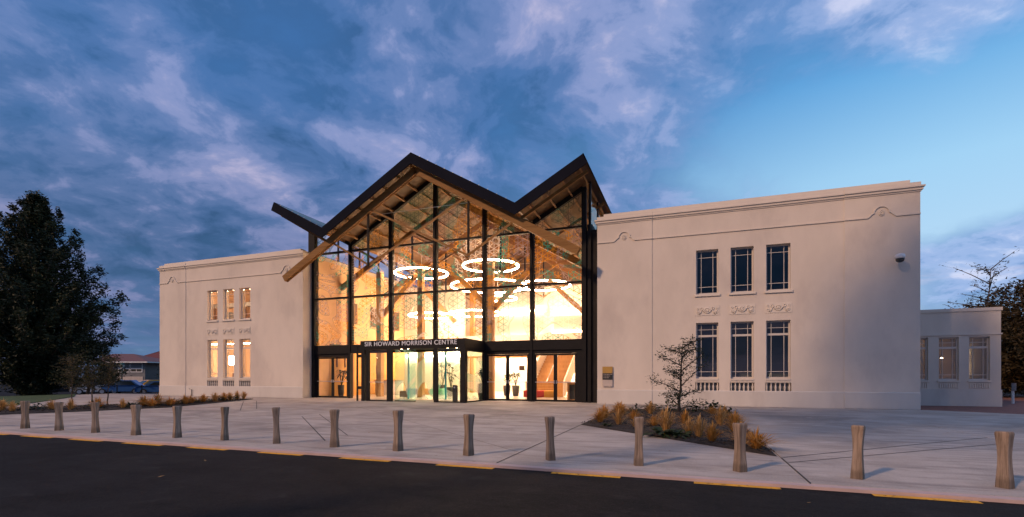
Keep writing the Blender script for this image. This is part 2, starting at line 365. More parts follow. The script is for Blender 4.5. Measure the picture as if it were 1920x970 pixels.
slab([(1.4, 8.77), (6, 13.17), (6, 23.4), (1.4, 23.4)])
slab([(6, 6.775), (30, 6.775), (30, 21.6), (10.9, 21.6), (8.6, 23.1), (6, 23.1)])
def cut(a, b, wd=.022):
    a, b = Vector(a), Vector(b); nn = Vector((-(b - a).y, (b - a).x)).normalized() * wd / 2
    MB().quad(*[(p.x, p.y, .004) for p in (a - nn, b - nn, b + nn, a + nn)]).make('control_joint', 'joint', fc)
for a, b in [((-11.8, 12.54), (-6.87, 7.93)), ((-11.9, 13.45), (-7.03, 8.82)), ((-21.7, 19.0), (-16.04, 13.9)), ((-21.5, 19.63), (-16.2, 14.8)), ((1.42, 8.30), (5.97, 12.28)), ((-13.6, 17.6), (-2.75, 7.9)), ((-9.5, 9.98), (-3, 16.5))]:
    cut(a, b, .012 if a[0] in (-13.6, -9.5) else .022)
for a, b in [((-2.7, 6.80), (-2.7, 12.85)), ((1.4, 6.80), (1.4, 8.78)), ((1.42, 8.79), (5.98, 13.15))]: cut(a, b, .02)
struct(slab([(8.62, 23.12), (10.9, 21.66), (30, 21.66), (30, 45), (8.62, 45)], -.028, -.004, 'brick_pave', 'brick_paving', None))
struct(slab([(-41, 10.2), (-29.2, 10.2), (-27.2, 11.9), (-31, 15.2), (-36.5, 19.5), (-41, 22)], .001, .035, 'grass', 'lawn', None))

# ================================================================ CONVENTION CENTRE WINGS
def wall_holes(b, x0, x1, z0, z1, holes, y, t, rev):
    """front skin at y with openings, reveals going back by rev"""
    xs = sorted({x0, x1} | {h[0] for h in holes} | {h[1] for h in holes}); zs = sorted({z0, z1} | {h[2] for h in holes} | {h[3] for h in holes})
    inh = lambda x, z: any(h[0] < x < h[1] and h[2] < z < h[3] for h in holes)
    for i in range(len(xs) - 1):
        for j in range(len(zs) - 1):
            if not inh((xs[i] + xs[i + 1]) / 2, (zs[j] + zs[j + 1]) / 2):
                for yy in (y, y + t):
                    p = [(xs[i], yy, zs[j]), (xs[i + 1], yy, zs[j]), (xs[i + 1], yy, zs[j + 1]), (xs[i], yy, zs[j + 1])]
                    b.quad(*(p if yy == y else p[::-1]))
    for h in holes:
        a, c, e, f = h
        b.quad((a, y, e), (a, y, f), (a, y + t, f), (a, y + t, e)); b.quad((c, y, e), (c, y + t, e), (c, y + t, f), (c, y, f))
        b.quad((a, y, e), (a, y + t, e), (c, y + t, e), (c, y, e)); b.quad((a, y, f), (c, y, f), (c, y + t, f), (a, y + t, f))
def window(parent, x0, x1, z0, z1, y, split=None, gm='window_glass', sill=True, bars=(.20, .80), fm='joinery', wname='window', lab=None):
    fw = .055
    fr = MB(); d0, d1 = y, y + .07
    fr.box(x0, x0 + fw, d0, d1, z0, z1); fr.box(x1 - fw, x1, d0, d1, z0, z1); fr.box(x0 + fw, x1 - fw, d0, d1, z0, z0 + .075); fr.box(x0 + fw, x1 - fw, d0, d1, z1 - fw, z1)
    if split: fr.box(x0 + fw, x1 - fw, d0 - .015, d1, split - .045, split + .045)
    wo = fr.make(wname, fm, parent)
    if lab: wo['label'] = lab
    a, c = x0 + fw, x1 - fw
    lights = [(z0 + .075, z1 - fw, (.145, .86))] if not split else [(z0 + .075, split - .045, (.13,)), (split + .045, z1 - fw, (.5,))]
    bw = .022
    for e, f, hs in lights:
        X = [a] + [a + (c - a) * q for q in bars] + [c]; Zs = [e] + [e + (f - e) * q for q in hs] + [f]
        for q in X[1:-1]: bx('glazing_bar', fm, wo, q - bw / 2, q + bw / 2, d0 + .012, d0 + .05, e, f)
        for q in Zs[1:-1]: bx('glazing_bar', fm, wo, a, c, d0 + .016, d0 + .046, q - bw / 2, q + bw / 2)
        for i in range(len(X) - 1):
            for j in range(len(Zs) - 1):
                MB().quad((X[i], d0 + .03, Zs[j]), (X[i + 1], d0 + .03, Zs[j]), (X[i + 1], d0 + .03, Zs[j + 1]), (X[i], d0 + .03, Zs[j + 1])).make('pane', gm, wo)
    if sill: bx('sill', 'plaster_trim', wo, x0 - .06, x1 + .06, y - .30, y - .002, z0 - .075, z0 - .002)
    return wo
PROF = [(0, 0), (.075, .0), (.08, .03), (.05, .06), (.075, .14), (.085, .19), (.06, .25), (.045, .29), (.07, .32), (.08, .36), (.08, .40)]
BALP = [(.035, 0), (.035, .03), (.022, .05), (.038, .13), (.042, .18), (.028, .25), (.022, .30), (.034, .33), (.034, .36)]
bal_me = None
def arch_line(cx, z, x0, x1):
    pts = [(x0, z), (cx - .47, z), (cx - .40, z + .06), (cx - .34, z + .13), (cx - .25, z + .17), (cx - .26, z + .24)]
    pts += [(cx - .235 * math.cos(t), z + .235 + .19 * math.sin(t)) for t in [R(q) for q in range(15, 170, 15)]]
    pts += [(cx + .26, z + .24), (cx + .25, z + .17), (cx + .34, z + .13), (cx + .40, z + .06), (cx + .47, z), (x1, z)]
    return pts
def strip_line(b, pts, y, h, p):
    n = len(pts); off = []
    for i in range(n):
        a, c = Vector(pts[max(i - 1, 0)]), Vector(pts[min(i + 1, n - 1)]); t = (c - a).normalized(); off.append(Vector((-t.y, t.x)))
    rings = []
    for q, o in zip(pts, off):
        q = Vector(q); rings.append([(q.x - o.x * h / 2, y + .01, q.y - o.y * h / 2), (q.x - o.x * h / 2, y - p, q.y - o.y * h / 2), (q.x + o.x * h / 2, y - p, q.y + o.y * h / 2), (q.x + o.x * h / 2, y + .01, q.y + o.y * h / 2)])
    b.loft(rings)
def wing(name, label, x0, x1, wx, endw, lit):
    global bal_me
    root = thing(name, label, 'building', ((x0 + x1) / 2, 23.2, 0))
    xa, xb = x0 + endw, x1 - endw; YE, YC = 23.20, 23.23; T = .32
    holes = []
    for a, c in wx: holes += [(a, c, 4.95, 6.92), (a, c, 1.20, 3.68), (a - .03, c + .03, .66, 1.06)]
    b = MB(); wall_holes(b, xa, xb, 0, 8.62, holes, YC, T, 0)
    b.make('centre_wall', 'plaster', root)
    for p, q in ((x0, xa), (xb, x1)): bx('end_bay', 'plaster', root, p, q, YE, YC + T, 0, 8.62)
    for p, q in ((x0, x0 + .3), (x1 - .3, x1)): bx('side_wall', 'plaster', root, p, q, YC + T + .002, 41, 0, 8.62)
    bx('back_wall', 'plaster', root, x0 + .3, x1 - .3, 40.7, 41, 0, 8.62)
    bx('flat_roof', 'dark_clad', root, x0 + .3, x1 - .3, YC + T + .01, 40.69, 8.3, 8.5)
    # cornice tiers, one run for each bay, stepping with the wall
    for k, (p, q, y, eL, eR) in enumerate(((x0, xa, YE, 1, 0), (xa + .002, xb - .002, YC, 0, 0), (xb, x1, YE, 0, 1))):
        g = .0 if k == 1 else .10
        c = MB()
        for z0, z1, pr in ((8.50, 8.56, .03), (8.56, 8.66, .075), (8.66, 8.72, .125), (8.72, 8.875, .02)):
            c.box(p - pr * eL - (.10 if k != 1 and not eL else 0) * 0, q + pr * eR, y - pr, y + .4, z0 + .001 * k, z1 + .001 * k)
        c.make('cornice', 'plaster_trim', root)
    bx('parapet_cap', 'plaster_trim', root, x0 + .28, x1 - .28, 23.33, 23.72, 8.86, 9.03)
    for p, q in ((x0 - .02, x0 + .34), (x1 - .34, x1 + .02)): bx('parapet', 'plaster_trim', root, p, q, YC + T + .06, 41, 8.62, 8.87)
    # string course with raised arches and medallions
    for p, q in ((x0, xa), (xb, x1)):
        m_ = (p + q) / 2; s_ = MB(); strip_line(s_, arch_line(m_, 7.645, p, q), YE, .05, .045); s_.make('string_course', 'plaster_trim', root)
        md = MB(); md.ring((m_, YE - .012, 7.80), .105, .022, 20, 6, 'y', .8); md.ring((m_, YE - .008, 7.80), .05, .03, 12, 6, 'y', .8); md.make('medallion', 'plaster_trim', root, True)
    s_ = MB(); strip_line(s_, [(xa, 7.645), (xb, 7.645)], YC, .05, .045); s_.make('string_course', 'plaster_trim', root)
    for k, (p, q, y) in enumerate(((x0 - .0, xa + .001, YE), (xa + .001, xb - .001, YC), (xb - .001, x1, YE))):
        mb = MB(); mb.box(p, q, y - .035, y - .002, 0.001, .645); mb.quad((p, y - .035, .645), (q, y - .035, .645), (q, y - .001, .675), (p, y - .001, .675)); mb.make('plinth', 'plinth', root)
    for i, (a, c) in enumerate(wx):
        gm = 'lit_glass' if lit else 'window_glass'
        window(root, a, c, 4.95, 6.92, YC + .19, None, gm, False)
        window(root, a, c, 1.20, 3.68, YC + .19, 3.10, gm, False)
        bx('sill', 'plaster_trim', root, a - .07, c + .07, YC - .07, YC - .003, 4.85, 4.945)
        bx('sill', 'plaster_trim', root, a + .002, c - .002, YC - .03, YC + .185, 1.14, 1.198)
        # pierced balustrade under the sill
        bx('balustrade_back', 'grey', root, a - .028, c + .028, YC + .20, YC + .22, .66, 1.06)
        bx('balustrade_rail', 'plaster_trim', root, a - .028, c + .028, YC + .02, YC + .16, 1.025, 1.058)
        if bal_me is None: bal_me = MB().lathe(BALP, 10).mesh('baluster', 'plaster_trim', True)
        nb = 6
        for k in range(nb):
            o = link('baluster', bal_me, root); o.location = (a + .03 + (c - a - .06) * k / (nb - 1), YC + .09, .663)
        # carved relief panel
        rl = MB(); rl.box(a - .05, c + .05, YC - .018, YC - .002, 4.00, 4.44); rp = rl.make('relief_panel', 'plaster_trim', root)
        m_ = (a + c) / 2; cv = MB()
        cv.ring((m_, YC - .03, 4.22), .105, .03, 18, 6, 'y', 1.15); cv.ring((m_, YC - .03, 4.22), .04, .04, 12, 6, 'y', 1.0)
        for s1 in (-1, 1):
            pts = [(m_ + s1 * (.13 + .30 * t), YC - .03, 4.16 + .11 * math.sin(t * 7.5)) for t in [q / 12 for q in range(13)]]
            cv.tube(pts, [.03 * (1 - .5 * q / 12) for q in range(13)], 6)
            cv.ring((m_ + s1 * .24, YC - .028, 4.31), .05, .02, 12, 5, 'y'); cv.ring((m_ + s1 * .38, YC - .028, 4.14), .05, .02, 12, 5, 'y'); cv.ring((m_ + s1 * .40, YC - .028, 4.30), .035, .018, 12, 5, 'y')
        cv.make('carving', 'plaster_trim', rp, True)
    return root
RX0, RX1 = -4.07, 8.5
rw = wing('convention_wing', 'two-storey cream wing with dark unlit windows, right of the glass entrance', RX0, RX1, [(.34, 1.26), (1.75, 2.66), (3.14, 4.06)], 2.52, False)
LX0, LX1 = -34.15, -21.75
lw = wing('convention_wing', 'two-storey cream wing with warmly lit windows, left of the glass entrance', LX0, LX1, [(-29.68, -28.78), (-28.28, -27.36), (-26.88, -25.97)], 2.5, True)
# rooms behind the windows
bx('room_floor', 'dark_room', rw, RX0 + .31, RX1 - .31, 23.6, 40.6, 4.2, 4.5)
bx('room_wall', 'dark_room', rw, RX0 + .31, RX1 - .31, 29.0, 29.2, 0.02, 8.28)
for z0, z1 in ((4.2, 4.5),): bx('room_floor', 'room_wall', lw, LX0 + .31, LX1 - .31, 23.6, 28.9, z0, z1)
bx('room_wall', 'room_wall', lw, LX0 + .31, LX1 - .31, 29.0, 29.2, 0.02, 8.28)
bx('room_ceiling', 'room_wall', lw, LX0 + .31, LX1 - .31, 23.6, 28.9, 8.0, 8.2)
for x in (-33.2, -25.2): bx('room_partition', 'room_wall', lw, x, x + .12, 23.62, 28.98, .02, 7.98)
for z in (7.2, 3.55):
    for x in (-32.4, -30.9, -29.4, -27.9, -26.6):
        bx('ceiling_lamp', 'room_lamp', lw, x, x + .9, 24.8 + (.5 if z < 4 else 0), 25.0 + (.5 if z < 4 else 0), z, z + .05)
lp = MB().lathe([(.05, 0), (.26, .02), (.26, .62), (.05, .64)], 14, (-30.2, 25.6, 2.1)).make('pendant_lamp', 'room_lamp', lw)
for i, (x, z) in enumerate(((-31.2, 4.5), (-29.9, 4.5), (-28.4, 4.5), (-31.0, .02), (-29.2, .02))):
    bx('cabinet', 'grey' if i % 2 else 'brown', lw, x, x + .5, 24.7, 25.2, z, z + 1.5 - .3 * (i % 2))
bx('wall_duct', 'grey', lw, -33.0, -25.3, 26.2, 26.6, 6.3, 6.6)

# plaque and security camera on the right wing
pq = thing('wall_plaque', 'three-panel wall plaque in gold, black and stone beside the entrance', 'plaque', (-3.57, 23.15, .82))
bx('gold_panel', 'gold', pq, -3.81, -3.34, 23.125, 23.155, 1.45, 1.76)
bp = bx('black_panel', 'black', pq, -3.81, -3.34, 23.125, 23.155, 1.14, 1.445)
bx('stone_panel', 'beige', pq, -3.81, -3.34, 23.125, 23.155, .82, 1.135)
for k in range(3):
    x = -3.77
    for j in range(5 - k):
        wd = .04 + .035 * ((j * 7 + k * 3) % 3); bx('text_line', 'beige', bp, x, x + wd, 23.120, 23.124, 1.385 - .08 * k, 1.405 - .08 * k); x += wd + .018
sc_ = thing('security_camera', 'white dome security camera with black glass on the right wing wall', 'camera', (7.72, 23.15, 5.95))
MB().beam((7.72, 23.16, 6.02), (7.72, 22.86, 6.02), .07, .07).make('bracket', 'lwhite', sc_)
MB().lathe([(.05, .20), (.15, .16), (.17, .08), (.17, .02), (.15, 0)], 18, (7.72, 22.82, 5.86)).make('housing', 'lwhite', sc_, True)
MB().lathe([(.15, 0), (.15, -.02), (.13, -.09), (.08, -.135), (.02, -.15)], 18, (7.72, 22.82, 5.858)).make('dome', 'car_glass', sc_, True)

# ================================================================ ANNEX at the right
AX0, AX1, AY = 8.66, 12.59, 26.68
an = thing('annex_building', 'low single-storey cream annex with three tall windows beyond the right wing', 'building', ((AX0 + AX1) / 2, AY, 0))
awx = [(9.34, 10.06), (10.44, 11.15), (11.51, 12.22)]
b = MB(); wall_holes(b, AX0, AX1, 0, 4.2, [(a, c, 1.12, 3.02) for a, c in awx], AY, .3, 0); b.make('front_wall', 'plaster', an)
bx('side_wall', 'plaster', an, AX1 - .3, AX1, AY + .302, 38, 0, 4.2); bx('flat_roof', 'dark_clad', an, AX0, AX1 - .3, AY + .302, 38, 3.9, 4.0); bx('room_wall', 'room_wall', an, AX0, AX1 - .3, 30, 30.2, 0, 3.89); bx('ceiling_lamp', 'room_lamp', an, 10.4, 10.7, 29.2, 29.25, 3.3, 3.33)
bx('cornice', 'plaster_trim', an, AX0, AX1 + .04, AY - .04, AY + .36, 4.13, 4.27)
bx('string_course', 'plaster_trim', an, AX0, AX1 + .035, AY - .04, AY - .002, 3.10, 3.16)
bx('plinth', 'plinth', an, AX0, AX1 + .03, AY - .03, AY - .002, 0, .73)
for a, c in awx:
    window(an, a, c, 1.12, 3.02, AY + .12, 2.56, 'window_glass', False)
    bx('sill', 'plaster_trim', an, a - .05, c + .05, AY - .05, AY + .115, 1.05, 1.118)
    for k in range(9):
        q = a + (c - a) * (k + .5) / 9; bx('flute', 'plaster_trim', an, q - .022, q + .022, AY - .035, AY - .002, .79, .99)

for x, z in ((11.3, 2.15), (12.25, 2.45), (12.1, 1.7)): MB().lathe([(.015, .05), (.05, .02), (.05, 0)], 10, (x, 28.6, z)).make('pendant_lamp', 'room_lamp', an)
for x in (1.35, 2.75, 4.1):
    bx('table', 'lwhite', rw, x - .35, x + .45, 26.3, 26.9, .9, 1.45)
MB().lathe([(.06, 0), (.11, .02), (.05, .2)], 10, (3.3, 26.4, 2.0)).make('added_glint_lamp', 'room_lamp', rw)  # lamp added to give bright spots low in the unlit windows

# ================================================================ GLASS ENTRANCE HALL
HX = -13.26; G = 24.05; YF = 21.5; HB = 40.0
hall = thing('entrance_hall', 'glass-fronted entrance hall with dark zigzag folded roof and glowing interior', 'building', (HX, G, 0))
TOP = [(HX - 9.0, 11.25), (HX - 5.61, 9.46), (HX, 12.70), (HX + 5.61, 9.46), (HX + 8.87, 11.27)]
def top_z(x):
    for (a, za), (c, zc_) in zip(TOP, TOP[1:]):
        if a <= x <= c: return za + (zc_ - za) * (x - a) / (c - a)
    return TOP[0][1] if x < TOP[0][0] else TOP[-1][1]
DV = .50
def perp(i, dd):
    """profile point i pushed down by dd (mitred), free ends cut square to the plate"""
    x, z = TOP[i]
    if i == 0: return (x + -dd * .40, z - dd * .88)
    if i == 4: return (x + dd * .40, z - dd * .88)
    return (x, z - dd * 1.12)
rf = MB()
for i in range(4):
    t0, t1 = TOP[i], TOP[i + 1]; u0, u1 = perp(i, DV), perp(i + 1, DV)
    q = [t0, t1, u1, u0]
    m_ = MB(); m_.loft([[(p[0], YF, p[1]) for p in q], [(p[0], YF + .06, p[1]) for p in q]]); m_.make('fascia', 'roof_metal', hall)
    v0, v1 = perp(i, .10), perp(i + 1, .10); q2 = [t0, t1, v1, v0]
    m_ = MB(); m_.loft([[(p[0], YF + .062, p[1] - .004) for p in q2], [(p[0], HB, p[1] - .004) for p in q2]]); ro = m_.make('roof_plate', 'roof_sheet', hall)
    n = 6 if i in (1, 2) else 4
    for k in range(1, n * 2):
        f = k / (n * 2); sx = t0[0] + (t1[0] - t0[0]) * f; sz = t0[1] + (t1[1] - t0[1]) * f
        bx('standing_seam', 'roof_sheet', ro, sx - .012, sx + .012, YF + .07, HB, sz - .02, sz + .035)
    w0, w1 = perp(i, .16), perp(i + 1, .16)
    m_ = MB(); m_.loft([[(p[0], YF + .064, p[1]) for p in (v0, v1, w1, w0)], [(p[0], HB - .05, p[1]) for p in (v0, v1, w1, w0)]]); m_.make('soffit', 'soffit', hall)
for i, s1 in ((0, -1), (4, 1)):
    a, c = TOP[i], perp(i, DV * .75)
    MB().loft([[(p[0] + s1 * e, yy, p[1]) for yy, e, p in ((YF, .004, a), (YF, .004, c), (HB, .004, c), (HB, .004, a))], [(p[0] - s1 * .05, yy, p[1] - .003) for yy, p in ((YF, a), (YF, c), (HB, c), (HB, a))]]).make('edge_fascia', 'roof_metal', hall)
# purlins under each plate
for i in range(4):
    (xa, za), (xb, zb) = perp(i, .16), perp(i + 1, .16); n = 7 if i in (1, 2) else 4
    for k in range(n):
        f = (k + .55) / n; x = xa + (xb - xa) * f; z = za + (zb - za) * f; s1 = (zb - za) / (xb - xa); nv = Vector((-s1, 0, 1)).normalized(); nv = nv if nv.z > 0 else -nv
        c0 = Vector((x, YF + .10, z)) - nv * .09; c1 = Vector((x, HB - .1, z)) - nv * .09
        MB().beam(c0, c1, .075, .17, nv).make('purlin', 'purlin', hall)
# scissor trusses
def truss(y, first):
    tz = lambda x: 11.97 - abs(x - HX) * .577
    for s1 in (-1, 1):
        ln = 8.72 if (s1 < 0 and first) else 8.55
        a = (HX, y + .0, 11.97); e = (HX + s1 * ln, y + .0, 11.97 - ln * .577)
        for off in ((-.075, .075) if first else (0,)):
            MB().beam((a[0] + (s1 * .0), y + off, a[2] + (0 if s1 < 0 else -.001)), (e[0], y + off, e[2]), .10 if first else .18, .37 if first else .34).make('rafter_beam', 'beam', hall)
        px = HX + s1 * 2.97; pt = tz(px) - .17
        MB().box(px - .045, px + .045, y - .045, y + .045, 7.27, pt).make('king_post', 'black_metal', hall)
        MB().beam((px, y - .06 * s1, 7.32), (HX + s1 * 5.35, y - .06 * s1, tz(HX + s1 * 5.35) - .16), .07, .10).make('strut', 'beam', hall)
        MB().beam((px, y - .06 * s1, 7.32), (HX - s1 * 2.75, y - .06 * s1, tz(HX - s1 * 2.75) - .15), .07, .10).make('strut', 'beam', hall)
        # short rafter under the outer plate
        x1 = HX + s1 * 5.75; x2 = HX + s1 * 8.95
        MB().beam((x1, y, 8.86), (x2, y, 8.86 + 3.2 * .565), .12, .14).make('outer_rafter', 'beam', hall)
    MB().tube([(HX - 3.2, y + .1, 10.0), (HX + 3.2, y + .1, 10.0)], .012, 5).make('tie_rod', 'steel', hall)
truss(22.05, True)
for y in (26.5, 31.0, 35.5): truss(y, False)

# curtain wall
MX = [-21.62, -18.94, -16.14, -13.25, -10.28, -7.61, -4.86]
GB = lambda x: (top_z(x) - .20 * 1.1)
for i, x in enumerate(MX):
    wd = .13 if 0 < i < 6 else .22
    if i == 3: zt = GB(x) - .05
    else: zt = min(GB(x - wd / 2), GB(x + wd / 2)) - .02
    bx('mullion', 'black_metal', hall, x - wd / 2, x + wd / 2, G - .16, G + .12, 0, zt)
    if 0 < i < 6: bx('mullion_fin', 'black_metal', hall, x + .105, x + .135, G - .10, G + .12, 3.2, min(zt, GB(x + .13) - .04))
for i in range(6):
    a, c = MX[i] + (.065 if i else .11), MX[i + 1] - (.065 if i < 5 else .11)
    zh = min(GB(a), GB(c))
    rows = [3.19, 6.02, 8.78]
    for z in rows[1:]: bx('transom', 'black_metal', hall, a, c, G - .09, G + .09, z - .05, z + .05)
    bx('spandrel', 'black_metal', hall, a, c, G - .12, G + .1, 2.70, 3.17)
    bx('spandrel_lip', 'black_metal', hall, a, c, G - .17, G - .122, 2.66, 2.72)
    for z0, z1 in ((3.17, 5.97), (6.07, 8.73)):
        MB().quad((a, G, z0), (c, G, z0), (c, G, z1), (a, G, z1)).make('pane', 'frit', hall)
    # gable pane under the soffit, split where the fold meets it
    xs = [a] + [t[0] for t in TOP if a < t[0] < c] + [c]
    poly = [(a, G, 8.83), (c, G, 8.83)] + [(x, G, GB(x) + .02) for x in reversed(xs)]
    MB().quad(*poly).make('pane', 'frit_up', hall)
    # dark head frame following the fold
    for p, q in zip(xs, xs[1:]):
        MB().loft([[(p, yy, GB(p) - .22 + dz_) for yy, dz_ in ((G - .1, 0), (G + .1, 0), (G + .1, .26), (G - .1, .26))], [(q, yy, GB(q) - .22 + dz_) for yy, dz_ in ((G - .1, 0), (G + .1, 0), (G + .1, .26), (G - .1, .26))]]).make('head_frame', 'black_metal', hall)
# extra slim glazing posts in the gable
for x in (-16.21, -10.29): pass
# side walls of the hall
for x0, x1, gx in ((-22.0, -21.74, -21.87), (-4.74, -4.5, -4.62)):
    bx('side_wall', 'dark_clad', hall, x0, x1, G + .12, HB, 0, 8.9)
    zt = GB(gx) - .02
    nn = 7
    for k in range(nn):
        y0 = G + .2 + (HB - G - .3) * k / nn; y1 = G + .2 + (HB - G - .3) * (k + 1) / nn
        MB().quad((gx, y0 + .04, 8.95), (gx, y1 - .04, 8.95), (gx, y1 - .04, zt), (gx, y0 + .04, zt)).make('pane', 'glass', hall)
        bx('clerestory_post', 'black_metal', hall, gx - .05, gx + .05, y0 - .04, y0 + .04, 8.9, zt)
bx('corner_post', 'black_metal', hall, -22.0, -21.74, G - .14, G + .118, 0, GB(-21.87) - .05)
bx('return_panel', 'dark_clad', hall, -4.74, -4.09, G - .06, G + .118, 0, 8.55)
bx('corner_post', 'black_metal', hall, -4.62, -4.50, G - .20, G - .062, 0, GB(-4.56) - .05)
bx('back_wall', 'hall_white', hall, -21.73, -4.75, HB - .02, HB + .2, 0, 9.2)
bx('gable_wall', 'soffit', hall, -21.7, -4.76, HB - .1, HB - .03, 8.6, 9.2)
m_ = MB(); m_.quad(*([(TOP[0][0] + .8, HB - .06, 9.2), (TOP[4][0] - .8, HB - .06, 9.2)] + [(x, HB - .06, z - .2) for x, z in TOP[::-1]])).make('gable_wall', 'soffit', hall)

# doors
def leaf(x0, x1, y, z1, hinge, bar=True):
    st = .085; f = MB()
    f.box(x0, x0 + st, y - .03, y + .03, .01, z1); f.box(x1 - st, x1, y - .03, y + .03, .01, z1); f.box(x0 + st, x1 - st, y - .03, y + .03, .01, .11); f.box(x0 + st, x1 - st, y - .03, y + .03, z1 - .09, z1)
    dr = f.make('door', 'black_metal', hall)
    MB().quad((x0 + st, y, .11), (x1 - st, y, .11), (x1 - st, y, z1 - .09), (x0 + st, y, z1 - .09)).make('pane', 'glass', dr)
    if bar: bx('push_bar', 'steel', dr, x0 + .03, x1 - .03, y - .075, y - .045, .985, 1.025)
    hx = x1 - .05 if hinge else x0 + .05
    MB().box(hx - .018, hx + .018, y - .06, y - .032, .93, 1.10).make('handle', 'steel', dr)
for i in (0, 4, 5):
    a, c = MX[i] + (.065 if i else .11), MX[i + 1] - (.065 if i < 5 else .11)
    bx('door_frame', 'black_metal', hall, a, c, G - .08, G + .08, 2.47, 2.70)
    bx('door_frame', 'black_metal', hall, a, a + .10, G - .08, G + .08, 0, 2.47); bx('door_frame', 'black_metal', hall, c - .10, c, G - .08, G + .08, 0, 2.47)
    if i == 5:
        bx('door_frame', 'black_metal', hall, c - .28, c - .101, G - .08, G + .08, 0, 2.47); c -= .18
    m_ = (a + c) / 2
    leaf(a + .105, m_ - .004, G, 2.46, 1); leaf(m_ + .004, c - .105, G, 2.46, 0)
# entrance porch
FY = 21.5; PX0, PX1 = -16.33, -10.22; PT, PB = 3.17, 2.70
porch = thing('entrance_porch', 'black glazed entrance porch carrying white building name lettering', 'porch', ((PX0 + PX1) / 2, FY, 0))
bx('fascia_board', 'black_metal', porch, PX0, PX1, FY, FY + .08, PB, PT)
bx('fascia_board', 'black_metal', porch, PX1 - .08, PX1, FY + .082, G - .18, PB, PT); bx('fascia_board', 'black_metal', porch, PX0, PX0 + .08, FY + .082, G - .18, PB, PT)
bx('porch_roof', 'black_metal', porch, PX0 + .081, PX1 - .081, FY + .082, G - .18, PT - .14, PT - .02); bx('porch_ceiling', 'dark_clad', porch, PX0 + .081, PX1 - .081, FY + .082, G - .18, PB + .06, PB + .1)
for x0, x1, y0, y1, z1 in ((-16.27, -16.07, FY, FY + .2, PB), (-14.69, -14.40, FY, FY + .14, PB), (-11.94, -11.74, FY, FY + .14, PB), (-10.48, -10.20, FY - .012, FY + .26, PB - .002), (-16.56, -16.49, FY - .02, FY + .05, PB + .2)):
    bx('post', 'black_metal', porch, x0, x1, y0, y1, 0, z1)
bx('post', 'black_metal', porch, -15.97, -15.82, FY + .02, FY + .16, 0, PB)
bx('bracket', 'black_metal', porch, -16.488, -16.272, FY - .01, FY + .04, PB - .1, PB + .05)
for z in (.62, 2.3): bx('hinge_plate', 'black_metal', porch, -16.49, -16.28, FY + .0, FY + .04, z, z + .16)
def ppane(p0, p1, z0=.06, z1=PB - .03, m='glass', name='pane'):
    return MB().quad((p0[0], p0[1], z0), (p1[0], p1[1], z0), (p1[0], p1[1], z1), (p0[0], p0[1], z1)).make(name, m, porch)
ppane((-15.82, FY + .09), (-14.69, FY + .09)); ppane((-11.74, FY + .09), (-10.48, FY + .09)); ppane((-10.30, FY + .26), (-10.30, G - .17)); ppane((-16.17, FY + .2), (-16.17, G - .17))
for x0, x1 in ((-15.82, -14.69), (-11.74, -10.48)): bx('bottom_rail', 'black_metal', porch, x0, x1, FY + .05, FY + .13, 0, .06)
bx('bottom_rail', 'black_metal', porch, -10.34, -10.26, FY + .26, G - .17, 0, .06); bx('top_rail', 'black_metal', porch, -10.34, -10.26, FY + .26, G - .17, PB - .14, PB)
bx('push_bar', 'steel', porch, -15.78, -14.72, FY + .03, FY + .055, .985, 1.02)
# inner sliding doors with mint film
for x0, x1, m in ((-16.07, -14.95, 'glass'), (-14.95, -12.6, 'mint'), (-12.55, -10.35, 'mint')):
    ppane((x0, G - .02), (x1, G - .02), .03, 2.66, m)
for x in (-14.95, -12.58): bx('door_edge', 'teal', porch, x - .05, x + .05, G - .05, G - .03, .02, 2.66)
ppane((-14.38, FY + .30), (-13.15, FY + .30), .05, PB - .02, 'mint', 'sliding_door')
bx('threshold', 'black_metal', porch, -14.4, -13.15, FY + .28, FY + .32, .0, .05)
for x in (-14.15, -13.75, -11.45, -10.95):
    MB().lathe([(.055, 0), (.055, -.03), (.03, -.035)], 12, (x, FY + .55, PB + .06)).make('downlight', 'downlight', porch)
# lettering
cu = bpy.data.curves.new('lettering', 'FONT'); cu.body = 'SIR HOWARD MORRISON CENTRE'; cu.size = .32; cu.extrude = .012; cu.space_character = 1.10; cu.offset = 0.0
to = bpy.data.objects.new('tmp', cu); C.objects.link(to); bpy.context.view_layer.update()
dg = bpy.context.evaluated_depsgraph_get(); tme = bpy.data.meshes.new_from_object(to.evaluated_get(dg)); bpy.data.objects.remove(to)
xs = [v.co.x for v in tme.vertices]; ys = [v.co.y for v in tme.vertices]; kx = 5.38 / (max(xs) - min(xs)); ky = .225 / (max(ys) - min(ys)); x0_, y0_ = min(xs), min(ys)
for v in tme.vertices: v.co = Vector((-16.03 + (v.co.x - x0_) * kx, FY - .014 - v.co.z, 2.885 + (v.co.y - y0_) * ky))
tme.materials.clear(); tme.materials.append(M['white_text']); lt = link('lettering', tme, porch); lt['label'] = 'raised white capital letters of the building name'

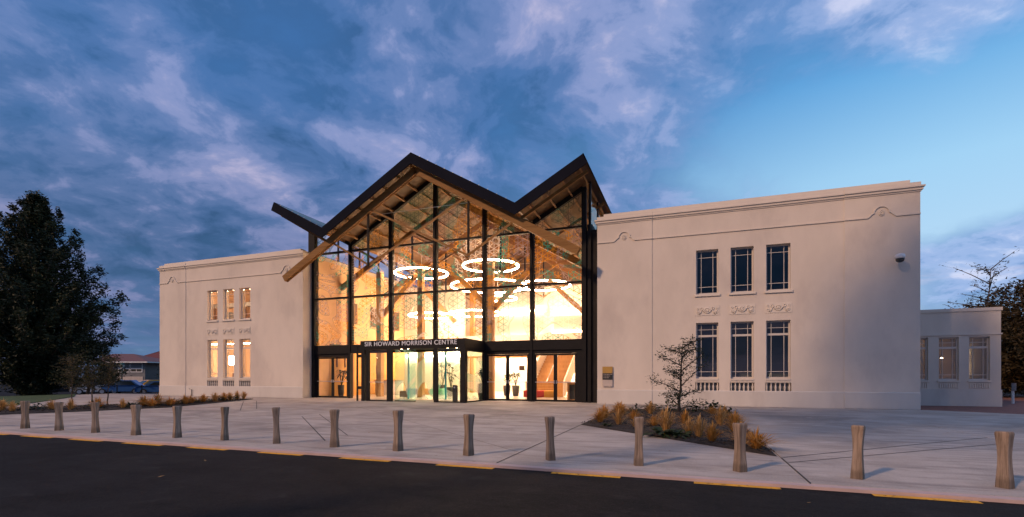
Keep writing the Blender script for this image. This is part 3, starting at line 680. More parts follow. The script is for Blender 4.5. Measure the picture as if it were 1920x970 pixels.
# ---------------------------------------------------------------- inside the hall
struct(MB().box(-21.74, -4.74, G - .1, HB - .02, -.026, .003).make('hall_floor', 'hall_floor'))
bx('lining', 'hall_peach', hall, -21.735, -21.6, G + .3, HB - .1, .01, 8.6); bx('lining', 'hall_white', hall, -4.88, -4.745, G + .3, HB - .1, .01, 8.6)
bx('ochre_wall', 'hall_orange', hall, -21.598, -21.55, 25.35, HB - .2, .01, 3.3); bx('ochre_wall_head', 'brown', hall, -21.598, -21.53, 25.35, HB - .2, 3.302, 3.38)
for y in (25.9, 26.7, 28.6): bx('wall_batten', 'brown', hall, -21.548, -21.50, y, y + .10, 1.9, 3.3)
bx('reception_wall', 'hall_white', hall, -21.54, -16.22, 34.0, 34.2, .01, 8.4)
bx('wall_wash_light', 'added_light', hall, -21.3, -16.4, 33.80, 33.86, 2.86, 2.92)  # added emitter that brightens the reception wall at ground level
# balcony across the back
bx('balcony_slab', 'hall_white', hall, -16.2, -4.9, 34.3, HB - .1, 3.0, 3.4); bx('balcony_front', 'hall_white', hall, -16.2, -4.9, 34.2, 34.29, 2.85, 4.4)
bx('balcony_soffit_band', 'column', hall, -16.2, -4.9, 34.18, 34.5, 2.70, 2.84)
bx('bulkhead', 'hall_white', hall, -10.4, -4.9, 36, 36.3, 4.6, 8.2); bx('bulkhead_opening', 'beige', hall, -9.6, -6.2, 35.95, 35.99, 4.7, 5.9)
for k in range(4): bx('dark_opening', 'brown', hall, -21.58, -21.5, 27 + 2.6 * k, 28 + 2.6 * k, 4.9, 6.3)
for x, y in ((-18.6, 26.5), (-15.6, 26.5), (-13.0, 31.0), (-10.9, 26.5), (-6.1, 31.0), (-5.3, 26.5), (-20.9, 26.5), (-16.2, 35.5)):
    bx('timber_column', 'column', hall, x - .17, x + .17, y - .17, y + .17, .01, 8.0)
for x, s1, y in ((-18.6, 1, 26.5), (-10.9, -1, 26.5), (-10.9, 1, 26.5), (-15.6, -1, 31), (-6.1, -1, 31.0)):
    MB().beam((x, y + .2, 5.2), (x + s1 * 2.6, y + .2, 7.7), .16, .30).make('brace', 'column', hall)
for z, y in ((4.55, 39.9), (6.9, 39.9)): bx('wall_wash_light', 'strip', hall, -15.5, -5.2, y - .12, y - .04, z, z + .06)
for x0, x1, y, z in ((-9.7, -6.1, 35.9, 6.15), (-9.7, -6.1, 35.9, 4.62)): bx('wall_wash_light', 'strip', hall, x0, x1, y - .08, y, z, z + .07)
for y, x0, x1 in ((34.9, -15.8, -5.2), (37.0, -15.8, -5.2), (39.3, -15.8, -5.2)): bx('added_balcony_light', 'added_light', hall, x0, x1, y, y + .12, 2.93, 2.985)  # strips added under the slab to lift the dark ground floor
for x in (-15.2, -12.6, -9.9): bx('added_hall_light', 'added_light', hall, x, x + 1.6, 29.4, 29.47, 2.98, 3.03)  # hanging bars added to brighten the hall behind the porch
# chandeliers
ring_spec = [(-16.46, 28.0, 8.05, 1.72, 'upper left ring chandelier under the roof peak'), (-11.54, 28.0, 8.15, 1.72, 'topmost ring chandelier right of the roof peak'), (-12.9, 31.0, 7.5, 2.6, 'widest ring chandelier hanging at the centre of the hall'),
             (-11.7, 30.0, 6.45, 1.1, 'smallest ring chandelier low at the centre of the hall'), (-17.6, 31.5, 5.75, 1.7, 'lowest ring chandelier above the porch'), (-9.6, 33.0, 7.7, 1.9, 'rear ring chandelier near the right-hand glazing'), (-15.3, 34.0, 6.1, 2.0, 'ring chandelier at the back left of the hall')]
for x, y, z, rr, lb in ring_spec:
    rg = thing('ring_chandelier', 'glowing ' + lb, 'chandelier', (x, y, z), 'ring chandeliers in the hall')
    MB().ring((x, y, z), rr, .05, 56, 8).make('light_tube', 'ring', rg)
    MB().loft([[(x + q * math.cos(R(a)), y + q * math.sin(R(a)), z + .06 + e) for a in range(0, 360, 8)] for q, e in ((rr - .10, 0), (rr + .10, 0), (rr + .10, .04), (rr - .10, .04), (rr - .10, 0))], cap=False).make('housing', 'black_metal', rg)
    cb = MB()
    for k in range(3):
        t = 2.1 * k; cb.tube([(x + rr * math.cos(t), y + rr * math.sin(t), z + .05), (x + rr * .2 * math.cos(t), y + rr * .2 * math.sin(t), top_z(x) - .45)], .008, 4)
    cb.make('suspension_cable', 'steel', rg)
# staircase
st = thing('staircase', 'timber staircase with white balustrade behind the right-hand doors', 'staircase', (-8.4, 31, 0))
for k in range(16):
    y = 29.6 + .28 * k; bx('step', 'column', st, -9.6, -7.3, y, y + .30, .17 * k + .01, .17 * k + .19)
for x in (-9.72, -7.28):
    MB().loft([[(xx, 29.4, .02), (xx, 29.4, 1.0), (xx, 34.0, 3.7), (xx, 34.0, 2.6)] for xx in (x, x + .1)]).make('balustrade', 'hall_white', st)
MB().beam((-8.4, 29.6, .95), (-8.4, 33.8, 3.6), .05, .05).make('handrail', 'steel', st)
# benches
def bench(label, cols, x, y, w_, d_=.55, h_=.45):
    o = thing('bench', label, 'bench', (x, y, 0)); n = len(cols)
    for k, c in enumerate(cols):
        mb = MB(); a, e = x + w_ * k / n + .004, x + w_ * (k + 1) / n - .004
        rings = [[(a + i_, y + i_, z), (e - i_, y + i_, z), (e - i_, y + d_ - i_, z), (a + i_, y + d_ - i_, z)] for z, i_ in ((.04, .02), (.06, 0), (h_ - .05, 0), (h_ - .015, .015), (h_, .04))]
        mb.loft(rings).make('cushion', c, o)
bench('red and yellow upholstered bench behind the right-hand doors', ['red', 'red', 'yellow_fabric'], -9.4, 28.0, 1.95)
bench('blue, orange and green upholstered bench behind the porch', ['blue_fabric', 'orange_fabric', 'green_fabric'], -18.7, 29.7, 2.9)
bench('dark brown slatted stool left of the blue bench', ['brown'], -16.5, 25.5, .55, .5, .42)
# potted plants
def leaf_blade(b, base, dirv, ln, wd, droop):
    d_ = Vector(dirv).normalized(); s_ = d_.cross(Vector((0, 0, 1))).normalized(); p = Vector(base); pts = []
    for k in range(4):
        t = k / 3; q = p + d_ * ln * t + Vector((0, 0, -droop * t * t * ln)); ww = wd * (1 - abs(2 * t - .8) ** 1.6 * .8) * (0.05 if k == 3 else 1); pts.append((q - s_ * ww, q + s_ * ww))
    for k in range(3): b.quad(pts[k][0], pts[k][1], pts[k + 1][1], pts[k + 1][0])
def potted(label, x, y, h, pr, ph, rnd):
    rr = random.Random(rnd); o = thing('potted_plant', label, 'plant', (x, y, 0))
    MB().lathe([(pr * .72, .005), (pr * .9, ph * .4), (pr, ph), (pr * .9, ph), (pr * .88, ph - .06)], 16, (x, y, 0)).make('pot', 'pot', o, True)
    b = MB(); stm = MB()
    for k in range(11):
        t = rr.uniform(0, 6.28); hh = ph + rr.uniform(.25, 1) * (h - ph); ex = rr.uniform(.1, .35); e = (x + ex * math.cos(t), y + ex * math.sin(t), hh)
        stm.tube([(x, y, ph - .08), ((x + e[0]) / 2, (y + e[1]) / 2, (ph + hh) / 2 + .05), e], .012, 4)
        for j in range(7):
            a = rr.uniform(0, 6.28); leaf_blade(b, e, (math.cos(a), math.sin(a), rr.uniform(-.2, .9)), rr.uniform(.25, .5), .045, .5)
    b.make('foliage', 'shrub', o); stm.make('stem', 'shrub', o)
potted('bushy potted plant behind the left double door', -21.0, 25.7, 1.75, .2, .75, 1)
potted('palm in black pot against the porch side glass', -10.75, 24.95, 1.75, .32, .9, 2)
potted('tall potted palm just behind the porch', -14.6, 28.6, 2.2, .3, .6, 3)
potted('potted plant in the middle of the doors right of the porch', -11.4, 30.5, 1.7, .25, .7, 4)
potted('small potted plant beside the staircase', -10.7, 30.3, 1.5, .25, .7, 5)
potted('potted palm behind the blue bench', -16.6, 31.2, 2.3, .3, .7, 6)
dk = thing('reception_desk', 'pale curved reception desk behind the left porch glass', 'desk', (-20.0, 29.6, 0))
MB().loft([[(-20.0 + r_ * math.cos(R(a)), 29.6 + r_ * math.sin(R(a)), z) for a in range(0, 360, 20)] for r_, z in ((1.0, .01), (1.0, 1.0))]).make('front', 'hall_white', dk)
MB().loft([[(-20.0 + r_ * math.cos(R(a)), 29.6 + r_ * math.sin(R(a)), z) for a in range(0, 360, 20)] for r_, z in ((1.1, 1.002), (1.1, 1.06))]).make('counter', 'column', dk)
fr = thing('picture', 'dark framed picture on the ochre wall behind the reception desk', 'picture', (-21.5, 30.6, 1.5)); bx('frame', 'black', fr, -21.548, -21.50, 30.2, 31.0, 1.5, 2.1); bx('print', 'grey', fr, -21.498, -21.485, 30.3, 30.9, 1.6, 2.0)
cb_ = thing('cabinet', 'brown timber cabinet with dark front panel behind the rightmost door', 'cabinet', (-5.8, 26.4, 0)); bx('carcass', 'column', cb_, -6.25, -5.4, 26.2, 26.7, .01, .95); bx('front_panel', 'black', cb_, -6.13, -5.83, 26.18, 26.199, .06, .85)
ps = thing('door_post', 'slim black control post standing inside the porch', 'post', (-11.1, 22.2, 0)); MB().loft([[(-11.22, 22.15, 0), (-11.0, 22.15, 0), (-11.0, 22.3, 0), (-11.22, 22.3, 0)], [(-11.22, 22.15, .86), (-11.0, 22.15, .86), (-11.0, 22.3, .82), (-11.22, 22.3, .82)]]).make('body', 'black', ps); bx('button', 'steel', ps, -11.15, -11.07, 22.14, 22.149, .7, .78)
bn = thing('hanging_sign', 'small dark sign hanging inside behind the doors right of the porch', 'sign', (-9.35, 27.5, 1.6)); bx('board', 'brown', bn, -9.5, -9.15, 27.5, 27.54, 1.65, 1.95); MB().tube([(-9.32, 27.52, 1.95), (-9.32, 27.52, 2.9)], .012, 5).make('rod', 'black', bn)

# ================================================================ BOLLARDS
def bollard_mesh():
    prof = [(-.05, .100), (0, .100), (.06, .098), (.16, .088), (.28, .078), (.38, .075), (.48, .080), (.58, .092), (.645, .102), (.668, .101), (.682, .090)]
    b = MB(); rings = []
    for z, h in prof:
        h *= .67; c = h * .22
        rings.append([(-h + c, -h, z), (h - c, -h, z), (h - c * .3, -h + c * .3, z), (h, -h + c, z), (h, h - c, z), (h - c * .3, h - c * .3, z), (h - c, h, z), (-h + c, h, z), (-h + c * .3, h - c * .3, z), (-h, h - c, z), (-h, -h + c, z), (-h + c * .3, -h + c * .3, z)])
    b.loft(rings); me = b.mesh('bollard', 'bollard')
    return me
bm_ = M['bollard']; t = NT(bm_.node_tree); bs = t.n['Principled BSDF']
src = bs.inputs['Base Color'].links[0].from_socket
ob = t.node('ShaderNodeTexCoord').outputs['Object']; zz = t.sep(ob)[2]
nz = t.noise(ob, 9.0, 4, .6)
band = t.m('SUBTRACT', 1.0, t.smooth(t.m('ADD', zz, t.m('MULTIPLY', nz, .10)), .12, .20))
t.put(bs.inputs['Base Color'], t.mix(t.m('MULTIPLY', band, .45), src, (.060, .045, .033)))
bme = bollard_mesh(); BX = [-16.98, -15.61, -14.24, -12.88, -11.5, -10.2, -8.88, -7.5, -6.13, -4.77, -3.40, -2.01, -.68, .67, 2.03, 3.48]
rb = random.Random(3)
for k, x in enumerate(reversed(BX)):
    o = link('bollard', bme); o.location = (x, 7.31 + (rb.random() - .5) * .04, 0); o.rotation_euler = (R(rb.uniform(-1.4, 1.4)), R(rb.uniform(-1.6, 1.6)), R(rb.choice((12, 22, 30, -14, 38, -25)) + 90 * rb.randrange(4)))
    o.scale = (rb.uniform(.88, 1.10), rb.uniform(.88, 1.10), rb.uniform(.96, 1.04))
    lb = 'waisted grey timber bollard, ' + (ORD[k] + ' from the right end of the kerb row' if k < 12 else ['fourth', 'third', 'second', 'first'][k - 12] + ' from the left end of the kerb row')
    tag(o, lb, 'bollard', 'timber bollards along the kerb')

# ================================================================ PLANTING
def mulch(name, pts, seed):
    rr = random.Random(seed); b = MB(); n = len(pts); cx = sum(p[0] for p in pts) / n; cy = sum(p[1] for p in pts) / n
    L = []
    for f, z in ((1.0, .006), (.985, .03), (.85, .055), (.5, .085), (.2, .095)):
        ring = []
        for i in range(n):
            p, q = pts[i], pts[(i + 1) % n]
            for k in range(8):
                x = p[0] + (q[0] - p[0]) * k / 8; y = p[1] + (q[1] - p[1]) * k / 8
                ring.append((cx + (x - cx) * f, cy + (y - cy) * f, z + (rr.uniform(-.018, .018) if f < .99 else 0)))
        L.append(ring)
    b.loft(L, cap=False); b.f.append(tuple(len(b.v) - 8 * n + k for k in range(8 * n)))
    o = struct(b.make(name, 'mulch'))
    ch = MB()
    def inside(x, y):
        r = False
        for i in range(n):
            (x1, y1), (x2, y2) = pts[i], pts[i - 1]
            if (y1 > y) != (y2 > y) and x < (x2 - x1) * (y - y1) / (y2 - y1) + x1: r = not r
        return r
    X = [p[0] for p in pts]; Y = [p[1] for p in pts]; c = 0
    while c < 2600:
        x, y = rr.uniform(min(X), max(X)), rr.uniform(min(Y), max(Y)); 
        if not inside(x, y): continue
        c += 1; f = max(abs(x - cx) / (max(X) - min(X)), abs(y - cy) / (max(Y) - min(Y))); z = .10 - .09 * min(1, f * 1.4) + .015
        a = rr.uniform(0, 6.28); l = rr.uniform(.02, .055); w_ = rr.uniform(.008, .02); dx_, dy_ = math.cos(a), math.sin(a); tz = rr.uniform(-.02, .02)
        ch.quad((x - dx_ * l, y - dy_ * l, z - tz), (x + dy_ * w_, y - dx_ * w_, z + .01), (x + dx_ * l, y + dy_ * l, z + tz), (x - dy_ * w_, y + dx_ * w_, z + .008))
    q = ch.make('bark_chips', 'chip', o); q['kind'] = 'stuff'
BED = [(-2.72, 12.9), (1.36, 8.86), (1.40, 20.4), (-2.72, 19.2)]
mulch('planting_bed', BED, 1)
BEDL = [(-21.9, 9.3), (-21.0, 11.6), (-20.3, 14.2), (-23.2, 21.0), (-24.6, 20.6), (-23.2, 15.0), (-23.9, 11.4), (-26.0, 9.3)]
mulch('planting_bed', BEDL, 2)
def tussock_mesh(seed, n=150, h=.5, sp=.34, m='tussock'):
    rr = random.Random(seed); b = MB()
    for k in range(n):
        a = rr.uniform(0, 6.28); r0 = rr.uniform(0, .06); lean = rr.uniform(.02, 1.35) * sp; ln = h * rr.uniform(.5, 1.1) * (1.02 - .32 * lean / sp)
        d_ = Vector((math.cos(a), math.sin(a), 0)); s_ = Vector((-d_.y, d_.x, 0)) * rr.uniform(.005, .0095)
        p0 = d_ * r0; dr = min(.55, rr.uniform(.0, 1.1) * lean)
        pts = [p0, p0 + d_ * lean * .3 + Vector((0, 0, ln * .5)), p0 + d_ * lean * .75 + Vector((0, 0, ln * .86)), p0 + d_ * (lean * 1.25 + dr * .5) + Vector((0, 0, ln * (1 - dr)))]
        for q in range(2): b.quad(pts[q] - s_, pts[q] + s_, pts[q + 1] + s_, pts[q + 1] - s_)
        b.quad(pts[2] - s_, pts[2] + s_, pts[3])
    return b.mesh('tussock', m)
TM = [tussock_mesh(11, 190, .50, .30), tussock_mesh(12, 170, .46, .36), tussock_mesh(13, 150, .55, .26, 'tussock_dry'), tussock_mesh(14, 200, .44, .40), tussock_mesh(15, 120, .50, .22, 'tussock_dry')]
CT = [(-2.27, 13.35, 1.0), (-2.35, 14.6, 1.05), (-1.69, 12.85, 1.05), (-1.2, 12.2, .8), (-2.0, 15.7, 1.1), (-1.45, 14.2, .85), (-.80, 12.7, .8), (-.45, 11.45, 1.15), (.02, 11.2, 1.0), (.22, 10.75, .95), (.44, 10.2, .85), (-.07, 13.3, .9), (.78, 13.6, 1.0), (.92, 10.0, .9), (1.12, 9.45, 1.05), (1.18, 14.4, 1.0),
      (-1.13, 16.3, .95), (.75, 17.2, .9), (1.0, 12.0, 1.05), (-2.3, 17.4, 1.0), (-.7, 15.0, .8), (1.05, 16.2, .85)]
CT.sort(key=lambda q: (912 * (q[0] * .94 + q[1] * .34)) / (-q[0] * .34 + q[1] * .94))
for k, (x, y, s_) in enumerate(CT):
    o = link('tussock', TM[(k * 3 + k // 4) % 5]); o.location = (x, y, .03); o.rotation_euler = (0, 0, k * 2.1); o.scale = (s_ * .84, s_ * .84, s_ * (.95 + .1 * ((k * 5) % 3 - 1)))
    tag(o, 'golden tussock grass in the triangular bed, ' + ORD[k] + ' counting from the entrance side', 'tussock', 'tussocks in the triangular bed')
LT = [(-23.62, 10.4, 1.0), (-22.56, 10.2, .9), (-22.3, 11.2, .95), (-21.72, 11.5, 1.0), (-22.1, 12.6, 1.15), (-21.1, 12.9, .9), (-21.6, 14.0, 1.2), (-21.9, 14.8, 1.3), (-20.95, 13.9, 1.0), (-21.0, 14.7, 1.0), (-21.3, 15.6, 1.0), (-21.9, 16.3, 1.05), (-22.0, 17.0, 1.0), (-22.35, 17.9, 1.1), (-22.7, 18.7, 1.05), (-23.0, 19.3, 1.0), (-23.3, 20.0, 1.1), (-23.5, 20.6, 1.0), (-24.4, 10.6, .9)]
LT.sort(key=lambda q: (912 * (q[0] * .94 + q[1] * .34)) / (-q[0] * .34 + q[1] * .94))
for k, (x, y, s_) in enumerate(LT):
    o = link('tussock', TM[(k * 2 + k // 3) % 5]); o.location = (x, y, .03); o.rotation_euler = (0, 0, k * 1.7); o.scale = (s_ * .9, s_ * .9, s_ * .95)
    tag(o, 'golden tussock grass in the long left-hand bed, ' + ORD[k] + ' from its left end', 'tussock', 'tussocks in the left bed')
def shrub_mesh(seed, n=70, r=.28, h=.32, ll=.13):
    rr = random.Random(seed); b = MB()
    for k in range(n):
        a = rr.uniform(0, 6.28); q = rr.random() ** .6; e = rr.uniform(.1, 1)
        base = (r * q * math.cos(a) * .7, r * q * math.sin(a) * .7, h * e * (1 - q * .5)); a += rr.uniform(-.8, .8)
        leaf_blade(b, base, (math.cos(a), math.sin(a), rr.uniform(.0, 1.2)), ll * rr.uniform(.7, 1.3), ll * .2, .4)
    return b.mesh('shrub', 'shrub')
SM = [shrub_mesh(21), shrub_mesh(22, 80, .32, .28, .15), shrub_mesh(23, 26, .30, .10, .30)]
lowp = [(-.55, 10.95, 2, 1.0, 'broad-leaved green plant at the front edge of the triangular bed, left of two'), (-.22, 10.80, 2, .9, 'broad-leaved green plant at the front edge of the triangular bed, right of two'), (-1.95, 12.35, 2, .5, 'small green plant at the left tip of the triangular bed'),
        (1.15, 15.6, 0, 1.2, 'upright green shrub at the right back of the triangular bed'), (.85, 19.4, 1, 1.5, 'dark shrub behind the right part of the triangular bed'), (-1.2, 18.4, 1, 1.4, 'dark shrub behind the left part of the triangular bed'), (-.6, 18.0, 0, 1.5, 'dark shrub at the foot of the young tree, left side'), (.25, 18.0, 0, 1.4, 'dark shrub at the foot of the young tree, right side'), (-1.7, 17.3, 0, 1.1, 'low green shrub among the tussocks at the back left of the triangular bed')]
for k, (x, y, m_, s_, lb) in enumerate(lowp):
    o = link('low_shrub', SM[m_]); o.location = (x, y, .05); o.scale = (s_, s_, s_); o.rotation_euler = (0, 0, k * 1.3); tag(o, lb, 'shrub', 'low shrubs in the triangular bed')
ll_ = [(-23.0, 10.6), (-22.7, 11.0), (-21.6, 12.2), (-21.2, 13.3), (-21.35, 14.3), (-21.7, 15.4), (-21.75, 15.9), (-22.0, 16.6), (-22.3, 17.4), (-22.6, 18.3), (-22.9, 19.0), (-23.2, 19.7)]
for k, (x, y) in enumerate(ll_):
    s_ = 1.0 + .35 * ((k * 7) % 4) / 4; o = link('low_shrub', SM[k % 2]); o.location = (x, y, .03); o.scale = (s_, s_, s_); o.rotation_euler = (0, 0, k * 1.9)
    tag(o, 'dark green shrub between the tussocks of the left bed, ' + ORD[k] + ' from its left end', 'shrub', 'dark shrubs in the left bed')

# ---------------------------------------------------------------- trees
def spray(b, c, r, n, ls, rr, flat=.7, wid=.35, tri=False):
    for k in range(n):
        v = Vector((rr.gauss(0, 1), rr.gauss(0, 1), rr.gauss(0, 1) * flat)) * (r * .55); p = Vector(c) + v
        d_ = Vector((rr.gauss(0, 1), rr.gauss(0, 1), rr.gauss(0, .6))).normalized(); s_ = d_.cross(Vector((rr.gauss(0, 1), rr.gauss(0, 1), rr.gauss(0, 1)))).normalized()
        l = ls * rr.uniform(.6, 1.3); w_ = l * wid
        if tri: b.quad(p - d_ * l * .5 - s_ * w_ * .5, p - d_ * l * .5 + s_ * w_ * .5, p + d_ * l * .5)
        else: b.quad(p - d_ * l * .5, p + s_ * w_ * .5, p + d_ * l * .5, p - s_ * w_ * .5)
def young_tree(label, x, y, h, seed, spread, fol, nb, ls, lean=0.0, z0=.2, stem=.028, npb=6, cat='tree', lc=9):
    rr = random.Random(seed); o = thing('young_tree', label, cat, (x, y, 0)); tb = MB(); fo = MB()
    pts = [Vector((x + lean * (k / 8) ** 1.5 + rr.uniform(-.02, .02), y + rr.uniform(-.02, .02), h * .93 * k / 8)) for k in range(9)]
    tb.tube(pts, [stem * (1 - .8 * k / 8) for k in range(9)], 7)
    for k in range(nb):
        t_ = z0 + (1 - z0) * (k + rr.random() * .8) / nb; i = min(7, int(t_ * 8)); f = t_ * 8 - i; p = pts[i].lerp(pts[i + 1], f)
        a = k * 2.4 + rr.uniform(-.5, .5); ln = spread * rr.uniform(.55, 1.15) * (1.0 - .55 * abs(t_ - .5)); up = rr.uniform(.15, .8)
        e = p + Vector((math.cos(a), math.sin(a), up)) * ln * .8; md = p.lerp(e, .5) + Vector((0, 0, .05))
        tb.tube([p, md, e], [stem * .38, stem * .28, stem * .12], 5)
        for q in range(npb):
            s_ = (q + .7) / npb; c = p.lerp(md, s_ * 2) if s_ < .5 else md.lerp(e, s_ * 2 - 1)
            spray(fo, c, ls * 1.7, lc, ls, rr, .8, .32)
            if rr.random() < .6:
                tw = c + Vector((rr.gauss(0, 1), rr.gauss(0, 1), rr.uniform(0, 1))) * ls * 2.2; tb.tube([c, tw], [.006, .003], 4); spray(fo, tw, ls * 1.5, lc, ls, rr, .8, .32)
    spray(fo, pts[-1], ls * 2, 16, ls, rr)
    tb.make('trunk', 'bark', o, True); fo.make('crown', fol, o); return o
yt = young_tree('young sparse dark-leaved tree standing in the triangular bed', -.28, 17.5, 2.5, 8, 1.25, 'totara', 14, .09, .12, .05, .055, 8, lc=15)
young_tree('thin olive-leaved young tree at left, nearest the left edge', -22.75, 12.1, 2.15, 31, .62, 'olive', 20, .07, -.1, .3)
young_tree('thin olive-leaved young tree at left, middle of three', -23.1, 12.95, 1.9, 32, .5, 'olive', 14, .07, .1, .35)
young_tree('thin olive-leaved young tree at left, nearest the building', -22.9, 13.4, 2.1, 33, .7, 'olive', 16, .07, .25, .4)
def big_tree(name, label, x, y, h, rad, seed, fol, ncl, per, ls, prof, zb=.04, gz=0.0, trunk=.3, clump=.55, drop=.0):
    rr = random.Random(seed); o = thing(name, label, 'tree', (x, y, gz)); tb = MB(); fo = MB()
    tb.tube([(x + rr.uniform(-.1, .1), y + rr.uniform(-.1, .1), gz + h * .93 * k / 7 - (.05 if k == 0 else 0)) for k in range(8)], [trunk * (1.15 - k / 7) for k in range(8)], 9)
    for k in range(ncl):
        t_ = zb + (1 - zb) * rr.random() ** 1.15; R_ = prof(t_) * rad; a = rr.uniform(0, 6.28); lob = 1 + .16 * math.sin(a * 3 + t_ * 9 + seed) + .14 * math.sin(a * 5 - t_ * 14 + seed * 2)
        q = rr.random() ** .45; r_ = R_ * q * lob
        c = Vector((x + r_ * math.cos(a), y + r_ * math.sin(a), gz + t_ * h - drop * q * R_ + rr.uniform(-.15, .15)))
        if k % 9 == 0:
            s_ = Vector((x, y, max(gz + .2, c.z - .35 * r_))); tb.tube([s_, s_.lerp(c, .5) + Vector((0, 0, -.05)), c], [trunk * .22, trunk * .13, .02], 5)
        spray(fo, c, clump * rr.uniform(.6, 1.25), per, ls, rr, .75, .45, True)
    tb.make('trunk', 'bark', o, True); fo.make('crown', fol, o); return o
CP = [(0, .12), (.04, .30), (.09, .55), (.15, .85), (.24, 1.0), (.36, 1.0), (.46, .82), (.55, .70), (.64, .55), (.72, .50), (.80, .36), (.88, .26), (.94, .13), (1.0, .02)]
def conifer_prof(t):
    for (a, p), (b_, q) in zip(CP, CP[1:]):
        if a <= t <= b_: return p + (q - p) * (t - a) / (b_ - a)
    return .05
def conifer(label, x, y, gz, h, rad, seed):
    rr = random.Random(seed); o = thing('conifer_tree', label, 'tree', (x, y, gz)); tb = MB(); fo = MB()
    tb.tube([(x, y, gz + h * .95 * k / 7 - .05) for k in range(8)], [.55 * (1.08 - k / 7) for k in range(8)], 9)
    nb = 290
    for k in range(nb):
        t_ = .02 + .97 * (k + rr.random()) / nb; R_ = max(.35, conifer_prof(t_) * rad * (rr.uniform(.55, .95) if k % 5 else rr.uniform(.98, 1.16))); a = k * 2.399 + rr.uniform(-.4, .4)
        rise = .18 + .55 * t_; p0 = Vector((x, y, gz + t_ * h - R_ * rise * .55)); d_ = Vector((math.cos(a), math.sin(a), rise)); n = max(3, int(R_ / .42))
        pts = []
        for q in range(n + 1):
            f = q / n; p = p0 + d_ * R_ * f + Vector((0, 0, .28 * R_ * f * f)); pts.append(p)
            if f > .22: spray(fo, p + Vector((rr.uniform(-.2, .2), rr.uniform(-.2, .2), rr.uniform(-.1, .25))), (.60 - .30 * f) * rr.uniform(.75, 1.2) * (1.0 if t_ < .7 else .72), 64, .25, rr, 1.2, .42, True)
        tb.tube([pts[0], pts[len(pts) // 2], pts[-1]], [.09, .05, .015], 5)
    for k in range(7): spray(fo, (x, y, gz + h * (.90 + .016 * k)), .34 - .035 * k, 40, .26, rr, 1.2, .42, True)
    tb.make('trunk', 'bark', o, True); fo.make('crown', 'pine', o); return o
conifer('large dark conifer filling the left edge', -48.6, 23.4, -.58, 16.0, 5.5, 41)
big_tree('dark_tree', 'smaller dark tree beside the large conifer, right of its foot', -43.5, 24.2, 4.6, 2.0, 42, 'pine', 260, 34, .20, lambda t: math.sin(math.pi * min(1, .12 + t * .9)) ** .6, .3, -.6, .12, .45)
big_tree('bronze_tree', 'dark bronze-leaved tree behind the annex at the right edge', 21.8, 38.5, 7.9, 5.2, 43, 'bronze', 1300, 34, .24, lambda t: math.sin(math.pi * min(1, .1 + t * .92)) ** .55, .18, 0, .28, .6)
big_tree('bronze_tree', 'lower dark bush tree filling the gap right of the annex', 18.6, 40.5, 5.6, 3.4, 44, 'bronze', 800, 30, .22, lambda t: math.sin(math.pi * min(1, .12 + t * .9)) ** .5, .1, 0, .2, .6)
young_tree('bare-topped spindly tree rising above the annex roof', 17.6, 39.0, 8.7, 45, 2.6, 'bronze', 22, .16, .3, .45, .09, 5, lc=4)
# street tree across the road, behind the viewpoint, shading the right wing
TY = -6.0; TX = 9.0 - (23.2 - TY) * .659; TZ = (23.2 - TY) / .835 * math.tan(R(31))
big_tree('street_tree', 'tall street tree across the road opposite the right wing', TX, TY, TZ + 7.2, 5.0, 46, 'totara', 850, 16, .34, lambda t: max(.02, math.sin(math.pi * min(1, .05 + t * .97))) ** .6, .55, 0, .4, .7)
# dry leaves on the road and paving
lm = MB().quad((-.04, 0, 0), (-.01, .022, .008), (.045, .004, .018), (.0, -.02, .006)).mesh('leaf', 'dry_leaf'); rl_ = random.Random(9)
LEAFS = [(-7.2, 5.6, 'dry leaf on the road below the left end of the kerb, farther of two'), (-6.6, 4.5, 'dry leaf on the road at the left, nearer of two'), (-1.2, 3.9, 'dry leaf alone on the road at the centre foreground'), (1.2, 5.9, 'dry leaf beside a yellow dash near the triangular bed'), (2.3, 5.7, 'dry leaf on the road near the right corner'),
         (-2.6, 9.8, 'dry leaf on the joint left of the triangular bed'), (-4.3, 11.2, 'dry leaf on the paving between the porch and the middle bollards'), (-.3, 8.9, 'dry leaf on the paving in front of the triangular bed'), (-6.9, 9.4, 'dry leaf beside the slanting joint at left'), (4.2, 8.9, 'dry leaf on the paving between the two rightmost bollards'), (-9.4, 10.5, 'dry leaf on the paving below the left wing'), (5.6, 13.9, 'dry leaf on the paving in front of the right wing'), (-7.5, 17.9, 'dry leaf on the paving close to the double doors')]
LEAFL = [q[2] for q in LEAFS]
for x, y, _ in LEAFS:
    o = link('fallen_leaf', lm); o.location = (x, y, -.038 if y < 6.6 else .003); o.rotation_euler = (0, 0, rl_.uniform(0, 6)); s_ = rl_.uniform(.6, 1.1); o.scale = (s_, s_, s_)
    ln_ = len([q for q in C.objects if q.name.startswith('fallen_leaf')])
    tag(o, LEAFL[ln_ - 1], 'leaf', 'fallen leaves on the road' if y < 6.6 else 'fallen leaves on the paving')

